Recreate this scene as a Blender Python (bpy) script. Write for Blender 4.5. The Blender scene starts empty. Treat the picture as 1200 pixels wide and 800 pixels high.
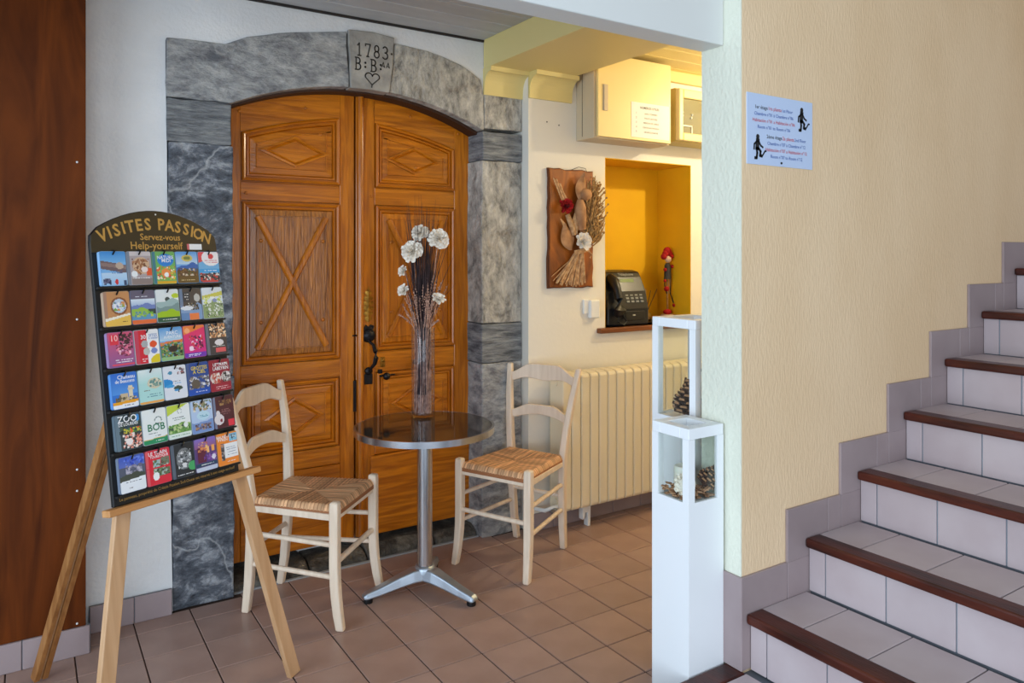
import bpy, bmesh, math, random
import numpy as np
from mathutils import Vector, Matrix, noise

C = bpy.context.scene.collection
PI = math.pi
R = math.radians
rng = random.Random(7)

# ------------------------------------------------------------------ camera
cam_d = bpy.data.cameras.new('camera')
cam = bpy.data.objects.new('camera', cam_d)
C.objects.link(cam)
cam.location = (0, 0, 1.46)
cam.rotation_euler = (PI/2, 0, -R(32.98))
cam_d.sensor_width = 36
cam_d.lens = 878/1200*36
cam_d.shift_y = -(400-299)/1200
cam_d.clip_start = 0.05
bpy.context.scene.camera = cam

# ------------------------------------------------------------------ world, lights, exposure
w = bpy.data.worlds.new('world'); bpy.context.scene.world = w
w.use_nodes = True
bg = w.node_tree.nodes['Background']
bg.inputs[0].default_value = (0.78, 0.88, 1.0, 1)
bg.inputs[1].default_value = 0.55

def area(name, loc, rot, sx, sy, power, col, spread=PI):
    l = bpy.data.lights.new(name, 'AREA'); l.shape = 'RECTANGLE'
    l.size, l.size_y, l.energy, l.color = sx, sy, power, col
    l.spread = spread
    o = bpy.data.objects.new(name, l); C.objects.link(o)
    o.location = loc; o.rotation_euler = rot
    return o
# daylight: glazed front behind the camera, and a glazed left side of the hall
area('front_glazing_light', (-0.6, -2.6, 1.15), (R(90), 0, 0), 3.4, 2.1, 84, (0.74, 0.87, 1.0))
area('side_glazing_light', (-2.6, 0.6, 1.25), (R(90), 0, R(-90)), 3.2, 2.1, 100, (0.68, 0.84, 1.0))

vs = bpy.context.scene.view_settings
vs.view_transform = 'Standard'
vs.look = 'None'
vs.gamma = 1
vs.use_curve_mapping = False
vs.exposure = 0.34

# ------------------------------------------------------------------ materials
def srgb(r, g, b):
    f = lambda c: (c/255/12.92) if c/255 <= 0.04045 else ((c/255+0.055)/1.055)**2.4
    return (f(r), f(g), f(b), 1)

def mat(name, col, rough=0.6, metal=0.0, col2=None, scale=8, stretch=(1, 1, 1), detail=4, lo=0.35, hi=0.65,
        bump=0.0, bscale=60, bstretch=(1, 1, 1), coat=0.0, rand=0.0, trans=0.0, spec=0.5, distort=0.0, ior=1.45):
    m = bpy.data.materials.new(name); m.use_nodes = True
    nt = m.node_tree; N = nt.nodes; L = nt.links
    b = N['Principled BSDF']
    b.inputs['Base Color'].default_value = col
    b.inputs['Roughness'].default_value = rough
    b.inputs['Metallic'].default_value = metal
    b.inputs['Specular IOR Level'].default_value = spec
    b.inputs['IOR'].default_value = ior
    if coat:
        b.inputs['Coat Weight'].default_value = coat
        b.inputs['Coat Roughness'].default_value = 0.12
    if trans:
        b.inputs['Transmission Weight'].default_value = trans
    tc = N.new('ShaderNodeTexCoord')
    colsock = None
    if col2 is not None:
        mp = N.new('ShaderNodeMapping'); mp.inputs['Scale'].default_value = stretch
        L.new(tc.outputs['Object'], mp.inputs['Vector'])
        nz = N.new('ShaderNodeTexNoise'); nz.inputs['Scale'].default_value = scale
        nz.inputs['Detail'].default_value = detail; nz.inputs['Distortion'].default_value = distort
        L.new(mp.outputs[0], nz.inputs['Vector'])
        rp = N.new('ShaderNodeValToRGB')
        rp.color_ramp.elements[0].position = lo; rp.color_ramp.elements[0].color = col
        rp.color_ramp.elements[1].position = hi; rp.color_ramp.elements[1].color = col2
        L.new(nz.outputs['Fac'], rp.inputs[0])
        colsock = rp.outputs[0]
    if rand:
        oi = N.new('ShaderNodeObjectInfo')
        mr = N.new('ShaderNodeMapRange')
        mr.inputs['To Min'].default_value = 1-rand; mr.inputs['To Max'].default_value = 1+rand
        L.new(oi.outputs['Random'], mr.inputs[0])
        hs = N.new('ShaderNodeHueSaturation')
        L.new(mr.outputs[0], hs.inputs['Value'])
        if colsock: L.new(colsock, hs.inputs['Color'])
        else: hs.inputs['Color'].default_value = col
        colsock = hs.outputs[0]
    if colsock: L.new(colsock, b.inputs['Base Color'])
    if bump:
        mp2 = N.new('ShaderNodeMapping'); mp2.inputs['Scale'].default_value = bstretch
        L.new(tc.outputs['Object'], mp2.inputs['Vector'])
        n2 = N.new('ShaderNodeTexNoise'); n2.inputs['Scale'].default_value = bscale; n2.inputs['Detail'].default_value = 3
        L.new(mp2.outputs[0], n2.inputs['Vector'])
        bp = N.new('ShaderNodeBump'); bp.inputs['Strength'].default_value = bump; bp.inputs['Distance'].default_value = 0.01
        L.new(n2.outputs['Fac'], bp.inputs['Height'])
        L.new(bp.outputs[0], b.inputs['Normal'])
    return m

M = {}
M['plaster'] = mat('rough white plaster', srgb(238, 236, 234), 0.85, col2=srgb(226, 224, 222), scale=3, bump=0.32, bscale=60)
M['plaster_smooth'] = mat('warm white paint', srgb(232, 226, 214), 0.75, bump=0.12, bscale=40)
M['stair_plaster'] = mat('combed cream render', srgb(240, 209, 170), 0.85, col2=srgb(232, 199, 158), scale=2.5, stretch=(1, 1, .5), bump=0.3, bscale=130, bstretch=(1, 1, .3))
M['column_plaster'] = mat('pale stippled render', srgb(226, 226, 208), 0.8, bump=0.38, bscale=75, bstretch=(1, 1, .7))
M['beam_white'] = mat('white gloss paint', srgb(222, 222, 218), 0.55, bump=0.06, bscale=14)
M['soffit'] = mat('cream satin paint', srgb(228, 208, 140), 0.45)
M['plank'] = mat('grey ceiling board', srgb(190, 190, 190), 0.5, col2=srgb(182, 182, 182), scale=5, stretch=(1, 4, 1), rand=0.05)
M['dark_gap'] = mat('dark joint', srgb(48, 42, 38), 0.8)
M['grout'] = mat('dark floor grout', srgb(70, 52, 44), 0.9)
M['floor_tile'] = mat('terracotta rose tile', srgb(172, 142, 130), 0.36, col2=srgb(160, 130, 118), scale=5, rand=0.07, bump=0.05, bscale=25)
M['stair_grout'] = mat('blue grey grout', srgb(112, 116, 124), 0.9)
M['stair_tile'] = mat('mauve grey stair tile', srgb(192, 177, 178), 0.42, col2=srgb(184, 167, 168), scale=6, rand=0.05, bump=0.05, bscale=30)
M['riser_grout'] = mat('pale blue grout', srgb(150, 164, 174), 0.9)
M['skirt_tile'] = mat('mauve grey skirting tile', srgb(164, 146, 146), 0.42, col2=srgb(156, 138, 138), scale=6, rand=0.05)
M['nosing'] = mat('varnished dark red wood', srgb(84, 34, 20), 0.34, col2=srgb(48, 18, 12), scale=5, stretch=(6, 1, 6), detail=6, coat=0.12, spec=.35, bump=0.1, bscale=30, bstretch=(5, 1, 5))
M['mahogany'] = mat('dark mahogany panel', srgb(116, 56, 16), 0.55, col2=srgb(58, 24, 8), scale=2.6, stretch=(3.5, 1, .45), detail=9, distort=2.4, lo=.2, hi=.8, spec=.12)
M['oak'] = mat('honey varnished door wood', srgb(204, 118, 16), 0.28, col2=srgb(160, 84, 6), scale=4, stretch=(9, 9, .7), detail=8, distort=1.2, coat=0.35, rand=0.05, bump=0.2, bscale=18, bstretch=(9, 9, .7))
M['oak_h'] = mat('honey varnished rail wood', srgb(204, 118, 16), 0.28, col2=srgb(160, 84, 6), scale=4, stretch=(.7, 9, 9), detail=8, distort=1.2, coat=0.35, rand=0.05, bump=0.2, bscale=18, bstretch=(.7, 9, 9))
M['oak_worn'] = mat('worn grained door panel', srgb(190, 118, 46), 0.34, col2=srgb(118, 64, 18), scale=5, stretch=(10, 10, .8), detail=10, distort=2.4, lo=.3, hi=.7, coat=0.25, bump=0.5, bscale=16, bstretch=(10, 10, .8))
M['arch_shade'] = mat('dark arch shade', srgb(58, 30, 12), 0.6)  # dark tone stands in for the shade above the door
M['iron'] = mat('old dark iron', srgb(46, 44, 46), 0.42, metal=0.8, bump=0.3, bscale=60)
M['brass'] = mat('aged brass', srgb(178, 128, 52), 0.4, metal=0.9, col2=srgb(120, 84, 30), scale=60)
M['cream_wood'] = mat('cream whitewashed wood', srgb(240, 218, 194), 0.5, col2=srgb(228, 204, 178), scale=7, stretch=(6, 6, .8), bump=0.08, bscale=30, bstretch=(6, 6, .7))
M['steel'] = mat('brushed steel', srgb(200, 202, 206), 0.26, metal=1.0)
M['chrome'] = mat('brushed rim band', srgb(206, 206, 210), 0.24, metal=1.0)
M['cast_alu'] = mat('cast aluminium', srgb(176, 184, 194), 0.38, metal=0.85)
M['black_plastic'] = mat('black plastic', srgb(22, 22, 24), 0.35)
M['table_top'] = mat('smoked gloss table top', srgb(52, 48, 43), 0.07, spec=.8, ior=1.6)
M['beech'] = mat('pale beech', srgb(206, 164, 124), 0.45, col2=srgb(190, 146, 104), scale=4, stretch=(10, 10, .6), detail=6, bump=0.05, bscale=20, bstretch=(10, 10, .5))
M['beech_h'] = mat('pale beech ledge', srgb(206, 152, 98), 0.45, col2=srgb(188, 130, 76), scale=4, stretch=(.6, 10, 10), detail=6)
M['beech_brown'] = mat('brown beech', srgb(168, 116, 66), 0.45, col2=srgb(140, 90, 46), scale=5, stretch=(10, 10, .5), detail=6)
M['board_black'] = mat('black display board', srgb(14, 14, 16), 0.45)
M['header_sheen'] = mat('olive header sheen', srgb(58, 46, 26), 0.4)  # warm reflected sheen painted into the header's brown-olive colour
M['gold'] = mat('gold lettering', srgb(196, 150, 72), 0.5)
M['radiator'] = mat('cream radiator enamel', srgb(232, 218, 188), 0.4)
M['niche'] = mat('ochre yellow paint', srgb(236, 184, 6), 0.75, col2=srgb(230, 176, 6), scale=4)
M['shelf_wood'] = mat('brown shelf wood', srgb(134, 76, 34), 0.4, col2=srgb(104, 54, 22), scale=5, stretch=(.8, 8, 8))
M['cab_front'] = mat('cream cabinet door', srgb(240, 216, 150), 0.4)
M['cab_side'] = mat('beige cabinet case', srgb(206, 188, 158), 0.5)
M['white_plastic'] = mat('white plastic', srgb(234, 234, 232), 0.4)
M['paper'] = mat('white paper', srgb(240, 240, 240), 0.7)
M['ink'] = mat('black ink', srgb(30, 30, 34), 0.7)
M['ink_red'] = mat('red ink', srgb(206, 60, 70), 0.7)
M['ink_blue'] = mat('blue ink', srgb(50, 90, 170), 0.7)
M['ped_white'] = mat('white lacquer', srgb(244, 246, 248), 0.35)
M['candle'] = mat('white candle wax', srgb(238, 232, 218), 0.5)
M['candle'].node_tree.nodes['Principled BSDF'].inputs['Subsurface Weight'].default_value = 0.2
M['cone'] = mat('brown pine cone', srgb(92, 62, 46), 0.7, col2=srgb(60, 40, 32), scale=30)
M['cone_tip'] = mat('tan cone tip', srgb(168, 122, 84), 0.7)
M['chips'] = mat('dried wood chips', srgb(206, 160, 122), 0.8, col2=srgb(136, 90, 62), scale=40)
M['petal'] = mat('off white dried petal', srgb(252, 242, 228), 0.8)
M['twig'] = mat('pinkish brown twig', srgb(210, 168, 146), 0.7, col2=srgb(140, 98, 82), scale=60)
M['dark_grass'] = mat('dark plum dried grass', srgb(58, 34, 34), 0.7, col2=srgb(36, 22, 26), scale=40)
M['straw'] = mat('straw', srgb(214, 172, 124), 0.75, col2=srgb(172, 126, 82), scale=50)
M['pod'] = mat('dried seed pod', srgb(190, 142, 100), 0.7, col2=srgb(156, 110, 72), scale=20)
M['moss'] = mat('dried olive brown grass', srgb(196, 154, 96), 0.85, col2=srgb(150, 110, 62), scale=60)
M['red_flower'] = mat('red dried flower', srgb(168, 18, 20), 0.85)
M['bark'] = mat('bark', srgb(104, 56, 26), 0.85, bump=0.8, bscale=50)
M['slab_wood'] = mat('varnished orange brown slab', srgb(170, 92, 24), 0.4, col2=srgb(92, 40, 14), scale=3.0, stretch=(2, 1, .8), detail=7, distort=1.5, coat=.2)
M['phone_black'] = mat('charcoal telephone plastic', srgb(22, 23, 26), 0.32)
M['phone_key'] = mat('grey phone key', srgb(128, 132, 134), 0.5)
M['lcd'] = mat('green phone display', srgb(104, 128, 60), 0.3)
M['orange'] = mat('orange print', srgb(226, 110, 50), 0.6)
M['sticker_pink'] = mat('pink sticker', srgb(214, 110, 110), 0.6)
M['acrylic_edge'] = mat('grey acrylic', srgb(110, 128, 140), 0.2)

def glass(name, col=(0.97, 0.99, 0.98, 1), rough=0.0):
    m = bpy.data.materials.new(name); m.use_nodes = True
    nt = m.node_tree; N = nt.nodes; L = nt.links
    N.remove(N['Principled BSDF'])
    out = N['Material Output']
    tr = N.new('ShaderNodeBsdfTransparent'); tr.inputs[0].default_value = col
    gl = N.new('ShaderNodeBsdfGlossy'); gl.inputs['Roughness'].default_value = 0.03
    lw = N.new('ShaderNodeLayerWeight'); lw.inputs[0].default_value = .5
    pw = N.new('ShaderNodeMath'); pw.operation = 'POWER'; pw.inputs[1].default_value = 4
    L.new(lw.outputs['Facing'], pw.inputs[0])
    fr = N.new('ShaderNodeMath'); fr.operation = 'MULTIPLY_ADD'; fr.inputs[1].default_value = .7; fr.inputs[2].default_value = .035
    L.new(pw.outputs[0], fr.inputs[0])
    mx = N.new('ShaderNodeMixShader')
    L.new(fr.outputs[0], mx.inputs[0]); L.new(tr.outputs[0], mx.inputs[1]); L.new(gl.outputs[0], mx.inputs[2])
    L.new(mx.outputs[0], out.inputs[0])
    return m
M['glass'] = glass('clear thin glass')
M['vase_glass'] = glass('clear vase glass', (0.93, 0.93, 0.95, 1))
M['amber_glass'] = glass('amber diffuser oil', (0.85, 0.72, 0.35, 1))

def stone_mat(name, c0, c1, c2, vein, stretch=(1, 1, 1), scale=9, vscale=1.3, vamt=.5, rot=35):
    m = bpy.data.materials.new(name); m.use_nodes = True
    nt = m.node_tree; N = nt.nodes; L = nt.links
    b = N['Principled BSDF']; b.inputs['Roughness'].default_value = 0.7; b.inputs['Specular IOR Level'].default_value = .35
    tc = N.new('ShaderNodeTexCoord')
    mp = N.new('ShaderNodeMapping'); mp.inputs['Scale'].default_value = stretch; mp.inputs['Rotation'].default_value = (0, R(rot), 0)
    L.new(tc.outputs['Object'], mp.inputs['Vector'])
    n1 = N.new('ShaderNodeTexNoise'); n1.inputs['Scale'].default_value = scale; n1.inputs['Detail'].default_value = 12
    n1.inputs['Distortion'].default_value = .35; n1.inputs['Roughness'].default_value = 0.74
    L.new(mp.outputs[0], n1.inputs['Vector'])
    rp = N.new('ShaderNodeValToRGB'); e = rp.color_ramp.elements
    e[0].position = .36; e[0].color = c0; e[1].position = .66; e[1].color = c2
    x = e.new(.5); x.color = c1
    L.new(n1.outputs['Fac'], rp.inputs[0])
    n2 = N.new('ShaderNodeTexNoise'); n2.inputs['Scale'].default_value = vscale; n2.inputs['Detail'].default_value = 6
    n2.inputs['Distortion'].default_value = .3
    L.new(tc.outputs['Object'], n2.inputs['Vector'])
    r2 = N.new('ShaderNodeValToRGB'); e2 = r2.color_ramp.elements
    e2[0].position = .493; e2[0].color = (0, 0, 0, 1); e2[1].position = .507; e2[1].color = (0, 0, 0, 1)
    y = e2.new(.5); y.color = (vamt, vamt, vamt, 1)
    L.new(n2.outputs['Fac'], r2.inputs[0])
    mx = N.new('ShaderNodeMix'); mx.data_type = 'RGBA'
    L.new(r2.outputs[0], mx.inputs[0]); L.new(rp.outputs[0], mx.inputs[6]); mx.inputs[7].default_value = vein
    L.new(mx.outputs[2], b.inputs['Base Color'])
    n3 = N.new('ShaderNodeTexNoise'); n3.inputs['Scale'].default_value = 24; n3.inputs['Detail'].default_value = 8; n3.inputs['Roughness'].default_value = .65
    L.new(mp.outputs[0], n3.inputs['Vector'])
    bp = N.new('ShaderNodeBump'); bp.inputs['Strength'].default_value = .9; bp.inputs['Distance'].default_value = .025
    L.new(n3.outputs['Fac'], bp.inputs['Height']); L.new(bp.outputs[0], b.inputs['Normal'])
    return m
M['stone_blue'] = stone_mat('blue grey schist', srgb(52, 56, 64), srgb(106, 110, 118), srgb(196, 198, 202), srgb(215, 215, 215), stretch=(1, 1, 1.6))
M['stone_band'] = stone_mat('banded grey schist', srgb(84, 86, 90), srgb(142, 144, 146), srgb(190, 190, 188), srgb(190, 190, 188), stretch=(.9, 1, 6), scale=6, rot=2, vamt=0)
M['stone_grey'] = stone_mat('mottled grey schist', srgb(112, 112, 116), srgb(164, 163, 162), srgb(208, 206, 202), srgb(208, 204, 198), stretch=(1, 1, 2), vamt=.35, rot=-40)
M['stone_lit'] = stone_mat('warm lit pale schist', srgb(118, 114, 108), srgb(182, 176, 166), srgb(226, 220, 208), srgb(176, 150, 118), stretch=(1.8, 1, 1), vamt=.2, rot=25)  # warm light on the right-hand stones is put into this paler colour
M['stone_sill'] = stone_mat('dark worn sill stone', srgb(40, 36, 32), srgb(80, 74, 66), srgb(128, 120, 108), srgb(150, 146, 140), vamt=0)
M['mortar'] = mat('pale mortar', srgb(150, 150, 150), .9, bump=.3, bscale=80)
M['stone_key'] = mat('dressed keystone', srgb(176, 170, 160), .75, col2=srgb(146, 141, 134), scale=14, detail=8, bump=.5, bscale=35)
M['groove_shade'] = mat('cut lettering shade', srgb(74, 68, 62), .9)  # dark colour stands in for shade inside the cut letters

def attr_mat(name, attr, rough=.45, coat=0.0, bump=0):
    m = bpy.data.materials.new(name); m.use_nodes = True
    nt = m.node_tree; b = nt.nodes['Principled BSDF']
    a = nt.nodes.new('ShaderNodeAttribute'); a.attribute_name = attr
    nt.links.new(a.outputs['Color'], b.inputs['Base Color'])
    b.inputs['Roughness'].default_value = rough
    b.inputs['Coat Weight'].default_value = coat
    return m
M['print'] = attr_mat('printed leaflet', 'ink', .4, .2)
M['rush'] = attr_mat('woven rush', 'ink', .7)

def flat(col, rough=.6):
    k = 'flat_%d_%d_%d' % tuple(col)
    if k not in M: M[k] = mat('printed ink %d %d %d' % tuple(col), srgb(*col), rough)
    return M[k]

# ------------------------------------------------------------------ mesh builder
class MB:
    def __init__(s): s.v = []; s.f = []; s.sm = []
    def add(s, vs, fs, smooth=False):
        o = len(s.v); s.v += [tuple(p) for p in vs]
        s.f += [tuple(i+o for i in f) for f in fs]; s.sm += [smooth]*len(fs)
        return s
    def box(s, x0, x1, y0, y1, z0, z1):
        v = [(x, y, z) for z in (z0, z1) for y in (y0, y1) for x in (x0, x1)]
        return s.add(v, [(0, 2, 3, 1), (4, 5, 7, 6), (0, 1, 5, 4), (2, 6, 7, 3), (0, 4, 6, 2), (1, 3, 7, 5)])
    def prism(s, poly, y0, y1, ax='xz'):
        n = len(poly)
        a = sum(poly[i][0]*poly[(i+1) % n][1]-poly[(i+1) % n][0]*poly[i][1] for i in range(n))
        if a < 0: poly = poly[::-1]
        if ax == 'xz': mk = lambda p, q: (p[0], q, p[1])
        elif ax == 'yz': mk = lambda p, q: (q, p[0], p[1])
        else: mk = lambda p, q: (p[0], p[1], q)
        v = [mk(p, y0) for p in poly]+[mk(p, y1) for p in poly]
        f = [tuple(range(n)), tuple(range(2*n-1, n-1, -1))]
        for i in range(n): f.append((i, i+n, (i+1) % n+n, (i+1) % n))
        if ax in ('yz', 'xy'): f = [t[::-1] for t in f]
        return s.add(v, f)
    def tube(s, pts, rad, n=8, cap=True, smooth=True):
        pts = [Vector(p) for p in pts]
        if not hasattr(rad, '__len__'): rad = [rad]*len(pts)
        up = None; vs = []
        for i, p in enumerate(pts):
            t = (pts[min(i+1, len(pts)-1)]-pts[max(i-1, 0)])
            t = t.normalized() if t.length > 1e-9 else Vector((0, 0, 1))
            if up is None:
                up = Vector((0, 0, 1)) if abs(t.z) < .9 else Vector((1, 0, 0))
            a = t.cross(up); a = a.normalized() if a.length > 1e-6 else t.orthogonal().normalized()
            b = t.cross(a).normalized(); up = -b if False else up
            for k in range(n):
                q = 2*PI*k/n
                vs.append(p+(a*math.cos(q)+b*math.sin(q))*rad[i])
        fs = []
        for i in range(len(pts)-1):
            for k in range(n):
                fs.append((i*n+k, i*n+(k+1) % n, (i+1)*n+(k+1) % n, (i+1)*n+k))
        o = len(s.v)
        s.add(vs, fs, smooth)
        if cap:
            s.f.append(tuple(o+k for k in range(n))[::-1]); s.sm.append(False)
            m = o+(len(pts)-1)*n
            s.f.append(tuple(m+k for k in range(n))); s.sm.append(False)
        return s
    def lathe(s, prof, c=(0, 0, 0), n=32, smooth=True, scale=(1, 1)):
        vs = []; fs = []
        for r, z in prof:
            for k in range(n):
                q = 2*PI*k/n
                vs.append((c[0]+r*math.cos(q)*scale[0], c[1]+r*math.sin(q)*scale[1], c[2]+z))
        for i in range(len(prof)-1):
            for k in range(n):
                fs.append((i*n+k, i*n+(k+1) % n, (i+1)*n+(k+1) % n, (i+1)*n+k))
        return s.add(vs, fs, smooth)
    def sweep(s, pts, secs, smooth=False):
        """pts: centres; secs: list of lists of offset vectors (same length), closed sections, capped."""
        vs = []; n = len(secs[0])
        for p, sec in zip(pts, secs):
            for q in sec: vs.append((p[0]+q[0], p[1]+q[1], p[2]+q[2]))
        fs = []
        for i in range(len(pts)-1):
            for k in range(n):
                fs.append((i*n+k, i*n+(k+1) % n, (i+1)*n+(k+1) % n, (i+1)*n+k))
        fs.append(tuple(range(n))[::-1]); fs.append(tuple((len(pts)-1)*n+k for k in range(n)))
        return s.add(vs, fs, smooth)
    def post(s, pts, w, d):
        """vertical square post following pts (x,y,z); widths w (x) and d (y), scalars or lists"""
        n = len(pts)
        W = w if hasattr(w, '__len__') else [w]*n; D = d if hasattr(d, '__len__') else [d]*n
        secs = [[(-W[i]/2, -D[i]/2, 0), (W[i]/2, -D[i]/2, 0), (W[i]/2, D[i]/2, 0), (-W[i]/2, D[i]/2, 0)] for i in range(n)]
        return s.sweep(pts, secs)
    def bar(s, p0, p1, w, h, up=(0, 0, 1)):
        """square bar from p0 to p1: w across (perpendicular to up), h along up"""
        p0 = Vector(p0); p1 = Vector(p1); t = (p1-p0).normalized(); u = Vector(up)
        a = t.cross(u).normalized(); b = a.cross(t).normalized()
        sec = [a*(-w/2)+b*(-h/2), a*(w/2)+b*(-h/2), a*(w/2)+b*(h/2), a*(-w/2)+b*(h/2)]
        vs = [p0+q for q in sec]+[p1+q for q in sec]
        return s.add(vs, [(3, 2, 1, 0), (4, 5, 6, 7), (0, 1, 5, 4), (1, 2, 6, 5), (2, 3, 7, 6), (3, 0, 4, 7)])
    def ball(s, c, r, n=10, sq=(1, 1, 1)):
        m = max(4, n//2); vs = []; fs = []
        for i in range(m+1):
            t = PI*i/m
            for k in range(n):
                q = 2*PI*k/n
                vs.append((c[0]+r*sq[0]*math.sin(t)*math.cos(q), c[1]+r*sq[1]*math.sin(t)*math.sin(q), c[2]+r*sq[2]*math.cos(t)))
        for i in range(m):
            for k in range(n):
                fs.append((i*n+k, (i+1)*n+k, (i+1)*n+(k+1) % n, i*n+(k+1) % n))
        return s.add(vs, fs, True)
    def rings(s, rings, cap=True):
        """nested closed loops of 3D points with equal counts, bridged"""
        n = len(rings[0]); o = len(s.v); vs = [p for r in rings for p in r]; fs = []
        for i in range(len(rings)-1):
            for k in range(n):
                fs.append((i*n+k, i*n+(k+1) % n, (i+1)*n+(k+1) % n, (i+1)*n+k))
        if cap: fs.append(tuple((len(rings)-1)*n+k for k in range(n)))
        return s.add(vs, fs)
    def build(s, name, m, parent=None, world=False, bevel=0, seg=2, colors=None, xf=None, smooth=None):
        me = bpy.data.meshes.new(name)
        vs = s.v
        if xf is not None: vs = [tuple(xf @ Vector(p)) for p in vs]
        if world and parent is not None:
            r = parent
            while r.parent: r = r.parent
            inv = frame(r).inverted()
            vs = [tuple(inv @ Vector(p)) for p in vs]
        me.from_pydata(vs, [], s.f)
        me.polygons.foreach_set('use_smooth', s.sm if smooth is None else [smooth]*len(s.f))
        if colors is not None:
            a = me.attributes.new('ink', 'FLOAT_COLOR', 'FACE')
            a.data.foreach_set('color', np.asarray(colors, dtype=np.float32).ravel())
        me.materials.append(m)
        me.update()
        if any(s.sm) and smooth is None: me.set_sharp_from_angle(angle=R(50))
        o = bpy.data.objects.new(name, me); C.objects.link(o)
        if parent is not None: o.parent = parent
        if bevel:
            b = o.modifiers.new('bevel', 'BEVEL'); b.width = bevel; b.segments = seg; b.limit_method = 'ANGLE'; b.angle_limit = R(40)
        return o

def frame(o):
    return Matrix.LocRotScale(o.location, o.rotation_euler, None)

def thing(name, label, cat, loc=(0, 0, 0), rot=(0, 0, 0), group=None):
    o = bpy.data.objects.new(name, None); C.objects.link(o)
    o.location = loc; o.rotation_euler = rot; o.empty_display_size = .05
    o['label'] = label; o['category'] = cat
    if group: o['group'] = group
    return o
def tag(o, label, cat, group=None, kind=None):
    o['label'] = label; o['category'] = cat
    if group: o['group'] = group
    if kind: o['kind'] = kind
    return o
def struct(o, label=None):
    o['kind'] = 'structure'
    if label: o['label'] = label
    return o
def sempty(name, label=None):
    o = bpy.data.objects.new(name, None); C.objects.link(o); o.empty_display_size = .05
    return struct(o, label)
def copy_tree(o, parent=None):
    c = o.copy(); C.objects.link(c)
    if parent is not None: c.parent = parent
    for ch in list(o.children): copy_tree(ch, c)
    return c

_tc = {}
def text_geo(t, size=1.0, align='CENTER', weight=0.0, res=2):
    key = (t, align, weight)
    if key not in _tc:
        cu = bpy.data.curves.new('txt', 'FONT'); cu.body = t; cu.align_x = align; cu.size = 1; cu.offset = weight
        cu.resolution_u = res; cu.fill_mode = 'FRONT'
        ob = bpy.data.objects.new('txt', cu); C.objects.link(ob)
        dg = bpy.context.evaluated_depsgraph_get()
        me = bpy.data.meshes.new_from_object(ob.evaluated_get(dg))
        _tc[key] = ([tuple(v.co) for v in me.vertices], [tuple(p.vertices) for p in me.polygons])
        bpy.data.objects.remove(ob); bpy.data.curves.remove(cu); bpy.data.meshes.remove(me)
    v, f = _tc[key]
    return [(x*size, y*size) for x, y, z in v], f
def put_text(mb, t, x, z, size, y, align='CENTER', weight=0.0, sx=1.0, rot=0.0):
    """flat lettering in the xz plane facing -y"""
    v, f = text_geo(t, size, align, weight)
    c, s_ = math.cos(rot), math.sin(rot)
    mb.add([(x+(a*sx)*c-b*s_, y, z+(a*sx)*s_+b*c) for a, b in v], f)
    return mb

# ================================================================== STRUCTURE
YS, YN, YD, YW = 3.325, 3.27, 3.476, 1.56
XC = 1.858                      # column left face
ZL = 0.1755                     # landing height
T = 0.2093                      # floor tile pitch

# floor of the door area
fl = struct(MB().box(-2.6, 4.4, 1.5, 3.6, -0.2, -0.004).build('floor', M['grout']))
gap = 0.0048
tile_me = None
cnt = 0
for i in range(-8, 11):
    for j in range(-2, 7):
        x0 = 1.405+T*i; y1 = 2.996-T*j; y0 = y1-T
        X0, X1, Y0, Y1 = x0+gap/2, x0+T-gap/2, y0+gap/2, y1-gap/2
        if X1 < -.25 or Y0 < 1.62: 
            continue
        ylim = 3.36 if .74 < (X0+X1)/2 < 1.98 else (3.32 if X0 < 2.1 else 3.265)
        if X1 < 0.19: ylim = 3.16
        if Y0 > ylim-.02: continue
        Y1 = min(Y1, ylim)
        full = Y1-Y0 > T-gap-.001
        if full and tile_me is not None:
            o = tile_me.copy(); C.objects.link(o)
        else:
            h2 = (T-gap)/2
            o = MB().box(-h2, h2, -h2, -h2+(Y1-Y0), -.012, 0).build('floor_tile', M['floor_tile'], fl, bevel=.0018, seg=1)
            if full: tile_me = o
        o.location = ((X0+X1)/2, Y0+(T-gap)/2, 0.0005*rng.uniform(-1, 0))
        cnt += 1

# upper landing the stairs stand on
ld = struct(MB().box(-2.6, 4.4, -2.7, 1.60, -0.2, ZL-.012).build('floor_landing', M['stair_grout']))
MB().box(-1.0, XC+.0, 1.543, 1.618, ZL-.035, ZL).build('nosing', M['nosing'], ld, bevel=.006)
for i in range(6):
    x1 = 1.858-.2042*i
    for j in range(2):
        y1 = 1.540-.2042*j
        MB().box(x1-.2012, x1, y1-.2012, y1, ZL-.014, ZL-.001).build('landing_tile', M['stair_tile'], ld, bevel=.0015, seg=1)

# rear wall: left plaster part, above the arch, niche wall
up_ = [(.478, 2.34), (.611, 2.345), (.71, 2.347), (.8, 2.392), (.934, 2.43), (1.102, 2.46), (1.248, 2.487), (1.256, 2.497), (1.482, 2.494), (1.492, 2.47), (1.663, 2.459),
       (1.854, 2.414), (1.965, 2.355), (1.983, 2.285), (2.223, 2.285), (2.223, 2.75), (.478, 2.75)]
wb = struct(MB().prism([(-.6, 0), (.506, 0), (.490, .95), (.483, 1.93), (.478, 2.2), (.478, 2.75), (-.6, 2.75)], 3.335, 3.7).build('wall_back', M['plaster']))
struct(MB().prism(up_, 3.335, 3.5645).build('wall_back', M['plaster']))
struct(MB().box(.5065, 2.224, 3.565, 3.7, 0, 2.284).build('wall_back', M['plaster']))
NX0, NX1, NZ0, NZ1 = 2.749, 3.435, 1.05, 2.013
wn = struct(MB().box(2.225, NX0, YN, 3.7, 0, 2.75).box(NX1, 4.4, YN, 3.7, 0, 2.75).box(NX0, NX1, YN, 3.7, 0, NZ0-.0)
            .box(NX0, NX1, YN, 3.7, NZ1, 2.75).build('wall_niche', M['plaster_smooth']))
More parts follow.
